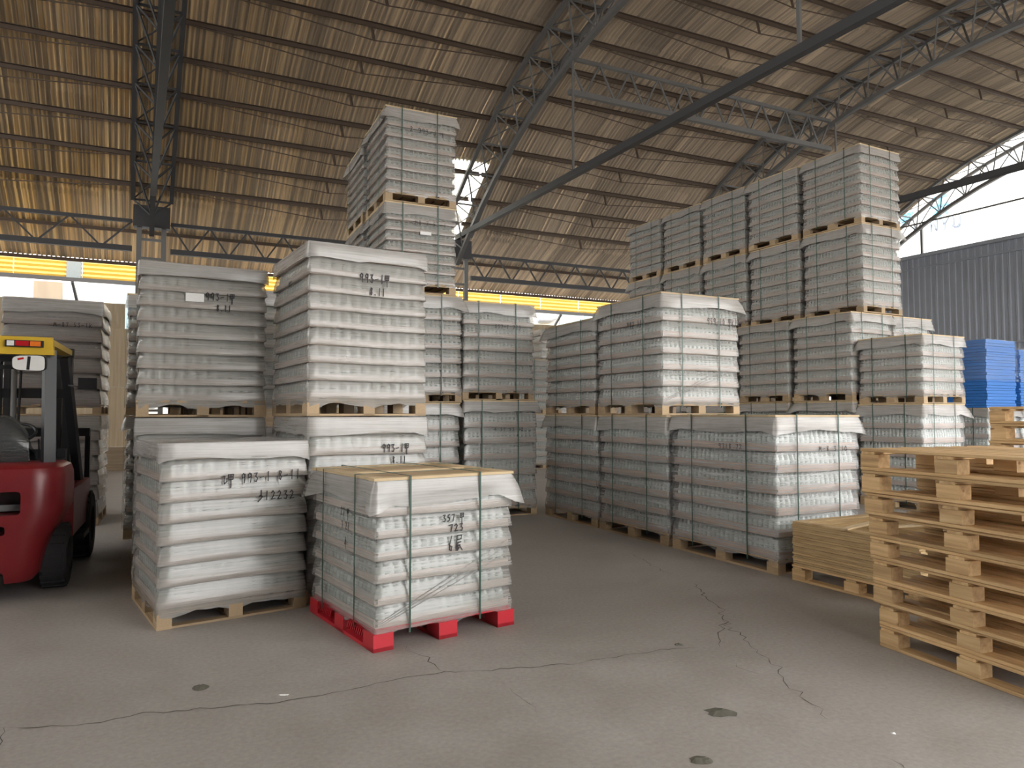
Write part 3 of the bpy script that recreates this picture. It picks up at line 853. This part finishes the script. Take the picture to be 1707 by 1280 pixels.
# ------------------------------------------------------------------ blue plastic sheets on wrapped pallets, far right
for i, nm in enumerate(('left', 'right')):
    cpos = Vector((9.35, 13.95, 0)) + hu * (1.22 * i)
    load(cpos.to_2d(), HT, 1.14, 1.14, 0, 1.62, 6, 'strap', 'white wrapped pallet under the %s blue sheet bundle' % nm, 'pallets under the blue bundles', 'film_clear')
    c = cpos + hu * .57 + hv_ * .57
    o = empty('sheet_bundle', (c.x, c.y, 1.62), HT)
    tag(o, 'bundle of blue plastic sheets in clear film, %s one of the two' % nm, 'sheet bundle', 'blue sheet bundles')
    zz = 0.0; k = 0; H_ = 1.30 - .10 * i
    while zz < H_:
        t_ = rng.uniform(.045, .075)
        ubox('plastic_sheet', (rng.uniform(-.015, .015), rng.uniform(-.015, .015), zz + t_ / 2 + .002), (1.05 + rng.uniform(-.02, .02), 1.05, t_ - .006), 'blue_sheet', o); zz += t_
    vs, fs = film_mesh(1.11, 1.11, .55, zz + .01, 3, .012, rng, .02, True)
    mesh_obj('wrap_film', vs, fs, 'blue_film', o, True)

# ------------------------------------------------------------------ empty wooden pallets
def chamfer_board(sx, sy, sz, c=.004):
    """board with clipped long edges, along x"""
    y, z = sy / 2, sz / 2
    sec = [(-y + c, -z), (y - c, -z), (y, -z + c), (y, z - c), (y - c, z), (-y + c, z), (-y, z - c), (-y, -z + c)]
    vs = [(x, a, b) for x in (-sx / 2, sx / 2) for a, b in sec]
    fs = [tuple(range(7, -1, -1)), tuple(range(8, 16))] + [(i, (i + 1) % 8, 8 + (i + 1) % 8, 8 + i) for i in range(8)]
    return vs, fs
m, t, p = nt('stack_wood')        # boards in real size, grain along local x
v1 = coords(t, (1.6, 26, 26)); n1 = noise(t, v1, 1.0, 5, 0.62)
v2 = coords(t, (1.1, 5, 5)); n2 = noise(t, v2, 1.0, 2)
c = ramp(t, n1, [(0.28, (0.38, 0.235, 0.11)), (0.5, (0.56, 0.37, 0.18)), (0.75, (0.72, 0.515, 0.28))])
oi = t.nodes.new('ShaderNodeObjectInfo'); hv = t.nodes.new('ShaderNodeHueSaturation'); mr = t.nodes.new('ShaderNodeMapRange')
mr.inputs['To Min'].default_value = 0.80; mr.inputs['To Max'].default_value = 1.14
L(t, oi.outputs['Random'], mr.inputs[0]); L(t, mr.outputs[0], hv.inputs['Value'])
kn = t.nodes.new('ShaderNodeTexVoronoi'); kn.inputs['Scale'].default_value = 1.0; L(t, coords(t, (3.2, 9, 9)), kn.inputs['Vector'])
kf = ramp(t, kn.outputs['Distance'], [(0.06, (1, 1, 1)), (0.13, (0, 0, 0))])
c = mix(t, kf, c, (0.25, 0.12, 0.045)); L(t, c, hv.inputs['Color'])
L(t, hv.outputs[0], p.inputs['Base Color']); p.inputs['Roughness'].default_value = 0.6; bump(t, p, n1, 0.2, 0.003)
M['stack_wood'] = m
_cb = {}
def cboard(name, c, s, parent, along='x'):
    key = (round(s[0], 3), round(s[1], 3), round(s[2], 3))
    if key not in _cb:
        v_, f_ = chamfer_board(*s); me = bpy.data.meshes.new('pallet_board'); me.from_pydata(v_, [], f_); me.materials.append(M['stack_wood']); _cb[key] = me
    o = link(bpy.data.objects.new(name, _cb[key]), parent); o.location = c
    if along == 'y': o.rotation_euler = (0, 0, PI / 2)
    return o
PW, PL, PH = 1.06, 1.22, 0.142       # across (x), along (y), height
def empty_pallet(c, rz, z, label, group):
    o = empty('wooden_pallet', (c[0], c[1], z), rz); tag(o, label, 'pallet', group)
    for i in range(3): cboard('bottom_board', ((i - 1) * (PW / 2 - .05), 0, .0105), (PL, .10, .021), o, 'y')
    for i in range(3):
        for j in range(3): cboard('block', ((i - 1) * (PW / 2 - .05), (j - 1) * (PL / 2 - .07), .021 + .0415), (.14, .098, .083), o, 'y')
    for j in range(3): cboard('cross_board', (0, (j - 1) * (PL / 2 - .06), .104 + .0085), (PW, .10, .017), o, 'x')
    for i in range(7): cboard('deck_board', (-PW / 2 + .05 + (PW - .1) * i / 6, 0, .121 + .0100), (PL, .098 if i in (0, 3, 6) else .088, .020), o, 'y')
    return o
PT = R(19.5); pu_ = Vector((math.cos(PT), math.sin(PT), 0)); pv_ = Vector((-pu_.y, pu_.x, 0))
far_corner = Vector((2.385, 4.67, 0))        # left far bottom corner of the near stack
names9 = ['bottom', 'second', 'third', 'fourth', 'fifth', 'sixth', 'seventh', 'eighth', 'top']
sh = [0.0, .0, -.035, -.035, -.05, -.055, -.08, -.095, -.10]
for k in range(9):
    cc = far_corner + pu_ * (PW / 2 + sh[k]) - pv_ * (PL / 2 + sh[k] * .3)
    empty_pallet((cc.x, cc.y), PT + rng.uniform(-.008, .008), k * PH, '%s wooden pallet of the near empty pallet stack on the right, counted from the floor' % names9[k] if k < 8 else 'top wooden pallet of the near empty pallet stack on the right', 'near stack of empty pallets')
n11 = ['bottom', 'second', 'third', 'fourth', 'fifth', 'sixth', 'seventh', 'eighth', 'ninth', 'tenth', 'top']
fc2 = Vector((3.50, 5.42, 0))
for k in range(11):
    cc = fc2 + pu_ * (PW / 2 + .66) - pv_ * (PL / 2 - 1.0 * 0) + pv_ * .35
    empty_pallet((cc.x + rng.uniform(-.01, .01), cc.y), R(17), k * PH, '%s wooden pallet of the rear empty stack behind the near one%s' % (n11[k], ', counted up' if k < 10 else ''), 'rear stack of empty pallets')

# ------------------------------------------------------------------ pile of thin wooden lids on a pallet
FT = R(27); fu = Vector((math.cos(FT), math.sin(FT), 0)); fv = Vector((-fu.y, fu.x, 0))
fc = Vector((2.545, 6.50, 0)); cc = fc + fu * .53 - fv * .60
empty_pallet((cc.x, cc.y), FT, 0, 'wooden pallet under the pile of thin wooden lids', 'pallets under goods')
nf = 21; tf = .0185; z = PH
fmv = MB(); fwid, flen = 1.06, 1.20
for s in (-1, 1):
    fmv.box((0, s * (flen / 2 - .045), 0), (fwid, .09, tf - .002)); fmv.box((s * (fwid / 2 - .045), 0, 0), (.09, flen - .18, tf - .002))
m, t, p = nt('frame_wood')
n1 = noise(t, coords(t, (5, 5, 40)), 1.0, 4)
c = ramp(t, n1, [(0.3, (0.42, 0.28, 0.13)), (0.7, (0.62, 0.45, 0.235))]); oi = t.nodes.new('ShaderNodeObjectInfo'); hv = t.nodes.new('ShaderNodeHueSaturation'); mr = t.nodes.new('ShaderNodeMapRange')
mr.inputs['To Min'].default_value = 0.78; mr.inputs['To Max'].default_value = 1.15
L(t, oi.outputs['Random'], mr.inputs[0]); L(t, mr.outputs[0], hv.inputs['Value']); L(t, c, hv.inputs['Color']); L(t, hv.outputs[0], p.inputs['Base Color']); p.inputs['Roughness'].default_value = .65
M['frame_wood'] = m
fme = bpy.data.meshes.new('pallet_lid'); fme.from_pydata(fmv.v, [], fmv.f); fme.materials.append(M['frame_wood'])
for k in range(nf):
    o = link(bpy.data.objects.new('pallet_lid', fme))
    o.location = (cc.x + rng.uniform(-.008, .008), cc.y + rng.uniform(-.008, .008), z + tf / 2); z += tf
    o.rotation_euler = (0, 0, FT + rng.uniform(-.008, .008))
    tag(o, (('lowest', 'second', 'third', 'fourth', 'fifth', 'sixth', 'seventh', 'eighth', 'ninth', 'tenth', 'eleventh', 'twelfth', 'thirteenth', 'fourteenth', 'fifteenth', 'sixteenth', 'seventeenth', 'eighteenth', 'nineteenth', 'twentieth')[k] + ' thin wooden lid, counted from the pallet, in the pile beside the empty pallets') if k < nf - 1 else 'topmost thin wooden lid of the pile beside the empty pallets', 'pallet lid', 'pile of thin wooden lids')
for i, (dx, dy, rz, ln) in enumerate(((-.1, .15, .25, .95), (.12, -.1, -.15, .9))):
    q = cc + fu * dx + fv * dy
    o = board('loose_slat', (q.x, q.y, z + .008), (ln, .06, .014), 'pale_wood', None, FT + rz)
    tag(o, ('pale loose slat lying across the top of the lid pile', 'second loose slat on the lid pile, nearer the empty pallets')[i], 'slat', 'slats on the lid pile')
# ------------------------------------------------------------------ forklift, seen from behind at the left edge
FK = empty('forklift', (0, 0, 0), TH); tag(FK, 'red forklift truck with black cab frame and yellow roof at the left edge', 'forklift')
rc_ = Vector((-3.64, 5.78, 0)); FK.location = rc_ - U * .58       # rear centre on the floor
def outline(hw, d0, d1, r, n=6):
    pts = []
    for sx_, a0 in ((1, -PI / 2), (-1, -PI)):
        cx = sx_ * (hw - r)
        rg_ = [a0 + (PI / 2) * i / n for i in range(n + 1)]
        for a in rg_: pts.append((cx + r * math.cos(a), d0 + r + r * math.sin(a)))
    right = pts[:n + 1]; leftp = pts[n + 1:]
    return leftp + right + [(hw, d1), (-hw, d1)]
levels = [(.15, .36, .10, .14), (.20, .40, .06, .16), (.36, .43, .03, .18), (.50, .475, .01, .2), (.62, .54, 0.0, .22), (.72, .575, .0, .22), (.88, .58, .0, .22), (1.0, .575, .01, .22), (1.06, .555, .03, .21), (1.09, .50, .09, .18)]
vs, fs = [], []
for (z, hw, y0, r) in levels:
    vs += [(x, y, z) for x, y in outline(hw, y0, .72, r)]
k = len(vs) // len(levels)
for i in range(len(levels) - 1):
    for j in range(k): fs.append((i * k + j, i * k + (j + 1) % k, (i + 1) * k + (j + 1) % k, (i + 1) * k + j))
fs.append(tuple(range(k - 1, -1, -1))); fs.append(tuple((len(levels) - 1) * k + j for j in range(k)))
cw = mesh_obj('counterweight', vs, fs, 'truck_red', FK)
def cut(o, cutter):
    md = o.modifiers.new('cut', 'BOOLEAN'); md.operation = 'DIFFERENCE'; md.object = cutter; md.solver = 'EXACT'
    bpy.context.view_layer.update()
    dg = bpy.context.evaluated_depsgraph_get()
    me = bpy.data.meshes.new_from_object(o.evaluated_get(dg)); o.modifiers.clear(); old = o.data; o.data = me
    bpy.data.objects.remove(cutter)
def slot(x0, x1, z0, z1, dep, r=.03):
    mb = MB(); pts = []
    for (cx, cz, a0) in ((x1 - r, z1 - r, 0), (x0 + r, z1 - r, PI / 2), (x0 + r, z0 + r, PI), (x1 - r, z0 + r, 3 * PI / 2)):
        for i in range(4): a = a0 + PI / 2 * i / 3; pts.append((cx + r * math.cos(a), cz + r * math.sin(a)))
    n_ = len(pts); v_ = [(x, y, z) for y in (-.3, dep) for x, z in pts]
    f_ = [tuple(range(n_)), tuple(range(2 * n_ - 1, n_ - 1, -1))] + [(i, n_ + i, n_ + (i + 1) % n_, (i + 1) % n_) for i in range(n_)]
    o = mb.add(v_, f_).build('cutter', 'truck_black', FK); bm = bmesh.new(); bm.from_mesh(o.data); bmesh.ops.recalc_face_normals(bm, faces=bm.faces); bm.to_mesh(o.data); bm.free(); return o
bm = bmesh.new(); bm.from_mesh(cw.data); bmesh.ops.recalc_face_normals(bm, faces=bm.faces); bm.to_mesh(cw.data); bm.free()
cut(cw, slot(-.30, .30, .70, .885, .30, .03))
cut(cw, slot(-.20, .20, .545, .615, .20, .02))
cut(cw, slot(-.09, .09, .33, .46, .20, .04))
cut(cw, slot(.10, .19, .12, .255, .5, .04)); cut(cw, slot(-.19, -.10, .12, .255, .5, .04))
sharp(cw, 38)
ubox('vent_core', (0, .31, .79), (.58, .02, .18), 'truck_black', FK); ubox('vent_bar', (0, .20, .74), (.585, .03, .05), 'steel_grey', FK)
ubox('vent_core', (0, .205, .58), (.38, .01, .06), 'truck_black', FK); ubox('vent_core', (0, .205, .395), (.17, .01, .12), 'truck_black', FK)
# body sides, floor, engine cover
for s in (-1, 1):
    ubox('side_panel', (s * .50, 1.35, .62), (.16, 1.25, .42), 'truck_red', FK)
    ubox('step', (s * .54, 1.45, .32), (.14, .45, .05), 'truck_black', FK)
    MB().tube([(s * .50, .98, .80), (s * .50, .8, .82), (s * .5, .75, .9)], .05, 8).build('side_trim', 'truck_black', FK, True)
ubox('engine_cover', (0, 1.0, .95), (.84, .9, .24), 'truck_black', FK)
ubox('chassis', (0, 1.2, .38), (.72, 1.7, .22), 'truck_black', FK)
def wheel(x, y, r, wd):
    w_ = MB().lathe([(r * .55, -wd / 2), (r * .93, -wd / 2), (r, -wd * .36), (r, wd * .36), (r * .93, wd / 2), (r * .55, wd / 2), (r * .5, 0), (r * .55, -wd / 2)], (x, y, r), 'x', 28).build('tyre', 'rubber', FK); sharp(w_, 35)
    MB().lathe([(0.001, -wd * .3), (r * .55, -wd * .3), (r * .55, wd * .3), (0.001, wd * .3)], (x, y, r), 'x', 18).build('wheel_hub', 'hub_grey', w_)
    tr = MB()
    for i in range(22):
        a = 2 * PI * i / 22; tr.box((x, y + (r - .004) * math.cos(a), r + (r - .004) * math.sin(a)), (wd * .9, .035, .025), Matrix.Rotation(a + PI / 2, 3, 'X'))
    tr.build('tread', 'rubber', w_, kind='stuff')
for s in (-1, 1): wheel(s * .475, .60, .27, .19); wheel(s * .49, 2.0, .34, .24)
# overhead guard
def post(p0, p1, w=.07, d=.09): bar('guard_pillar', p0, p1, w, d, 'truck_black', FK)
for s in (-1, 1):
    post((s * .42, .42, 1.06), (s * .395, .50, 2.05), .07, .09)
    post((s * .50, 1.72, .82), (s * .41, 1.30, 2.05), .07, .08)
rf = MB().box((0, .95, 2.11), (.88, 1.18, .05)).build('roof', 'truck_yellow', FK)
vs = [(-.45, .34, 2.00), (.45, .34, 2.00), (.45, .42, 2.00), (-.45, .42, 2.00), (-.43, .36, 2.15), (.43, .36, 2.15), (.43, .44, 2.16), (-.43, .44, 2.16)]
mesh_obj('roof_edge', vs, [(0, 3, 2, 1), (4, 5, 6, 7), (0, 1, 5, 4), (1, 2, 6, 5), (2, 3, 7, 6), (3, 0, 4, 7)], 'truck_yellow', rf)
bar('roof_rail', (-.42, .50, 1.97), (.42, .50, 1.97), .05, .05, 'truck_black', FK); bar('roof_rail', (-.42, .52, 1.90), (.42, .52, 1.90), .035, .035, 'truck_black', FK)
# rear lamp on the roof edge
lm = ubox('rear_lamp', (.24, .335, 2.09), (.27, .03, .055), 'truck_black', FK)
def lens(x, w_, mt):
    return MB().box(((x - .24) / .27, -.6, 0), (w_ / .27, .4, .76)).build('lens', mt, lm)
lens(.145, .05, 'lens_white'); lens(.225, .095, 'lens_red'); lens(.32, .075, 'lens_orange')
# rear-view mirror hung under the roof
mv = []; mw_, mh_ = .115, .062
for i in range(24):
    a = 2 * PI * i / 24; ca, sa = math.cos(a), math.sin(a)
    mv.append((mw_ * math.copysign(abs(ca) ** .45, ca), mh_ * math.copysign(abs(sa) ** .45, sa) * (1 + .12 * ca)))
def plate(name, sc, y0, y1, mt, parent):
    v_ = [(x * sc, y, z * sc) for y in (y0, y1) for x, z in mv]; n_ = 24
    return mesh_obj(name, v_, [tuple(range(n_)), tuple(range(2 * n_ - 1, n_ - 1, -1))] + [(i, n_ + i, n_ + (i + 1) % n_, (i + 1) % n_) for i in range(n_)], mt, parent)
mo = plate('mirror_housing', 1.08, -.004, .035, 'truck_black', FK); mo.location = (.285, .27, 1.925); mo.rotation_euler = (R(8), 0, R(-4))
plate('mirror_glass', 1.0, -.010, -.005, 'lens_white', mo)
ubox('reflected_pillar', (0.0, -.0115, 0), (.022, .002, .112), 'truck_black', mo, Matrix.Rotation(.1, 3, 'Y'))  # dark strip on the glass: painted reflection of a pillar
ubox('reflected_red', (-.055, -.0115, .035), (.045, .002, .016), 'lens_red', mo, Matrix.Rotation(-.25, 3, 'Y'))  # red strip on the glass, part of the painted reflection
bar('mirror_arm', (.285, .30, 1.93), (.285, .40, 2.03), .015, .015, 'truck_black', FK)
ob = MB().box((.60, 1.35, 1.80), (.16, .05, .11)).build('side_mirror', 'truck_black', FK)
bar('mirror_bracket', (.44, 1.32, 1.78), (.56, 1.35, 1.76), .015, .015, 'truck_black', FK)
# seat under plastic, wheel, mast
st = MB(); 
for (y, z, hw, hh) in ((.62, 1.13, .27, .03), (.66, 1.35, .25, .05), (.70, 1.50, .20, .05)): pass
sv, sf = [], []
prof = [(.60, 1.06, .30), (.56, 1.20, .30), (.58, 1.36, .27), (.64, 1.47, .20), (.70, 1.48, .18), (.74, 1.38, .24), (.76, 1.24, .27), (.95, 1.20, .28), (1.12, 1.16, .27), (1.14, 1.06, .27)]
for (y, z, hw) in prof:
    for i in range(9):
        s = i / 4 - 1; sv.append((s * hw, y + .06 * s * s * (1 if z > 1.2 else 0), z - .05 * abs(s) ** 3))
for i in range(len(prof) - 1):
    for j in range(8): sf.append((i * 9 + j, i * 9 + j + 1, (i + 1) * 9 + j + 1, (i + 1) * 9 + j))
se = mesh_obj('seat', sv, sf, 'truck_black', FK, True); se.location = (-.05, 0, 0)
sv2 = [(x * 1.06 + rng.uniform(-.008, .008), (y - .85) * 1.06 + .84 + rng.uniform(-.008, .008), (z - 1.06) * 1.03 + 1.07 + rng.uniform(-.006, .006)) for x, y, z in sv]
so = mesh_obj('seat_cover', sv2, sf, 'dark_film', se, True)
MB().tube([(.0 + .17 * math.cos(2 * PI * i / 20), 1.42 + .17 * math.sin(2 * PI * i / 20) * .85, 1.32 + .17 * math.sin(2 * PI * i / 20) * .5) for i in range(21)], .014, 6).build('steering_wheel', 'truck_black', FK, True)
bar('steering_column', (0, 1.42, 1.31), (0, 1.65, .95), .05, .05, 'truck_black', FK)
ubox('dashboard', (0, 1.62, .98), (.8, .14, .34), 'truck_black', FK)
for i, x in enumerate((.20, .27, .34)):
    bar('control_lever', (x, 1.45, 1.05), (x, 1.38, 1.26), .014, .014, 'truck_black', FK)
for s in (-1, 1):
    ubox('mast_upright', (s * .32, 2.28, 1.15), (.08, .12, 2.1), 'truck_black', FK)
    ubox('inner_upright', (s * .23, 2.32, 1.15), (.06, .10, 2.0), 'steel_dark', FK)
    MB().tube([(s * .16, 2.22, .3), (s * .16, 2.22, 2.0)], .028, 8).build('lift_cylinder', 'steel_grey', FK, True)
    MB().tube([(s * .10, 2.22, .6), (s * .11, 2.2, 1.4), (s * .10, 2.22, 2.0)], .014, 6).build('hose', 'rubber', FK, True)
    ubox('fork', (s * .30, 2.95, .06), (.11, 1.05, .04), 'truck_black', FK); ubox('fork_shank', (s * .30, 2.44, .30), (.11, .05, .5), 'truck_black', FK)
    ubox('backrest_bar', (s * .50, 2.46, .95), (.05, .04, .75), 'truck_black', FK)
ubox('mast_crossbar', (0, 2.28, 2.16), (.74, .10, .10), 'truck_black', FK); ubox('mast_crossbar', (0, 2.28, 1.72), (.62, .06, .10), 'truck_black', FK)
for z in (.30, .62, 1.30): ubox('carriage_bar', (0, 2.40, z), (1.05, .05, .09), 'truck_black', FK)
for x in (-.3, -.1, .1, .3): ubox('backrest_bar', (x, 2.46, .95), (.03, .03, .68), 'truck_black', FK)
# black mark on the red counterweight
mb = MB()
for st_ in ([(0, .6), (.12, .9), (.16, .2), (.3, .7), (.36, .3), (.5, .75), (.58, .3), (.75, .8), (.8, .1), (1, 1), (.98, .1)],):
    for p0, p1 in zip(st_[:-1], st_[1:]):
        a = Vector((-.02 + p0[0] * .16, -.004, .955 + p0[1] * .075)); b = Vector((-.02 + p1[0] * .16, -.004, .955 + p1[1] * .075)); d = b - a; dn = d.normalized()
        mb.box((a + b) / 2, (d.length + .008, .014, .012), Matrix((dn, Vector((0, 1, 0)).cross(dn), Vector((0, 1, 0)))).transposed())
mb.build('lettering', 'ink', FK)

# ------------------------------------------------------------------ cracks and litter on the floor
def crack(px, wd, seed, jag=.03):
    rg = random.Random(seed); pts = []
    P = [at(*q) for q in px]
    for a, b in zip(P[:-1], P[1:]):
        n_ = max(2, int((b - a).length / .05)); d = (b - a).normalized(); nn = Vector((-d.y, d.x, 0))
        for i in range(n_): pts.append(a + (b - a) * (i / n_) + nn * rg.gauss(0, jag * .35))
    pts.append(P[-1]); vs, fs = [], []
    for i, q in enumerate(pts):
        d = (pts[min(i + 1, len(pts) - 1)] - pts[max(i - 1, 0)]).normalized(); nn = Vector((-d.y, d.x, 0))
        w_ = wd * .62 * rg.uniform(.25, 1.3) * min(1, .25 + min(i, len(pts) - 1 - i) * .2)
        vs += [tuple(q + nn * w_ / 2 + Vector((0, 0, .0015))), tuple(q - nn * w_ / 2 + Vector((0, 0, .0015)))]
    for i in range(len(pts) - 1): fs.append((2 * i, 2 * i + 1, 2 * i + 3, 2 * i + 2))
    o = mesh_obj('floor_crack', vs, fs, 'crack_dark', None); o.parent = fl; o.matrix_parent_inverse = (Matrix.Translation(fl.location) @ Matrix.Rotation(TH, 4, 'Z')).inverted()
    return o
crack([(0, 1205), (60, 1202), (180, 1195), (250, 1178), (320, 1176), (420, 1166), (470, 1163), (540, 1150), (600, 1140), (650, 1128), (700, 1118), (745, 1114), (790, 1112), (850, 1107), (900, 1104), (950, 1100), (1000, 1092), (1060, 1083), (1110, 1075), (1160, 1073)], .012, 1)
crack([(672, 1073), (690, 1082), (715, 1090), (728, 1100), (745, 1114)], .010, 2, .05)
crack([(22, 1203), (18, 1225), (10, 1250), (12, 1270), (20, 1279)], .010, 3, .02)
crack([(1155, 970), (1165, 985), (1185, 1000), (1200, 1018), (1205, 1035), (1198, 1050), (1195, 1072)], .013, 4, .06)
crack([(1205, 1028), (1220, 1045), (1240, 1065), (1262, 1082), (1290, 1110), (1310, 1140), (1340, 1165), (1370, 1190)], .009, 5, .06)
crack([(1220, 1100), (1235, 1108), (1258, 1117)], .008, 6, .04)
crack([(1050, 920), (1085, 940), (1120, 955)], .010, 7, .05)
crack([(835, 1135), (860, 1152), (890, 1170), (895, 1182)], .006, 8, .03)
crack([(1468, 1250), (1485, 1262), (1492, 1279)], .008, 9, .03)
def litter(px, py, rx, ry, mat, label, seed, h=.012, name='debris'):
    rg = random.Random(seed); c = at(px, py); n_ = 14; vs = [(c.x, c.y, h)]; fs = []
    for ring, (s, z) in enumerate(((.55, h * .8), (1.0, .001))):
        for i in range(n_):
            a = 2 * PI * i / n_; r = s * rg.uniform(.7, 1.15); vs.append((c.x + rx * r * math.cos(a), c.y + ry * r * math.sin(a), z * rg.uniform(.6, 1.2)))
    for i in range(n_):
        j = (i + 1) % n_; fs += [(0, 1 + i, 1 + j), (1 + i, 1 + n_ + i, 1 + n_ + j, 1 + j)]
    o = mesh_obj(name, vs, fs, mat); tag(o, label, 'debris', 'litter on the floor'); return o
litter(1197, 1178, .085, .055, 'dirt', 'larger brown crumb of dirt on the floor right of centre', 1)
litter(1164, 1255, .055, .04, 'dirt', 'smaller brown crumb of dirt near the bottom edge', 2)
litter(343, 1138, .045, .05, 'dirt', 'grey scrap on the floor left of the long crack', 3)
litter(1127, 1069, .03, .02, 'dirt', 'small dark chip beside the long floor crack', 4)
litter(1477, 1212, .012, .012, 'paper', 'tiny white scrap on the floor near the pallet stack', 5, .006)
litter(480, 1150, .03, .012, 'paper', 'pale flake lying beside the long floor crack', 6, .004)
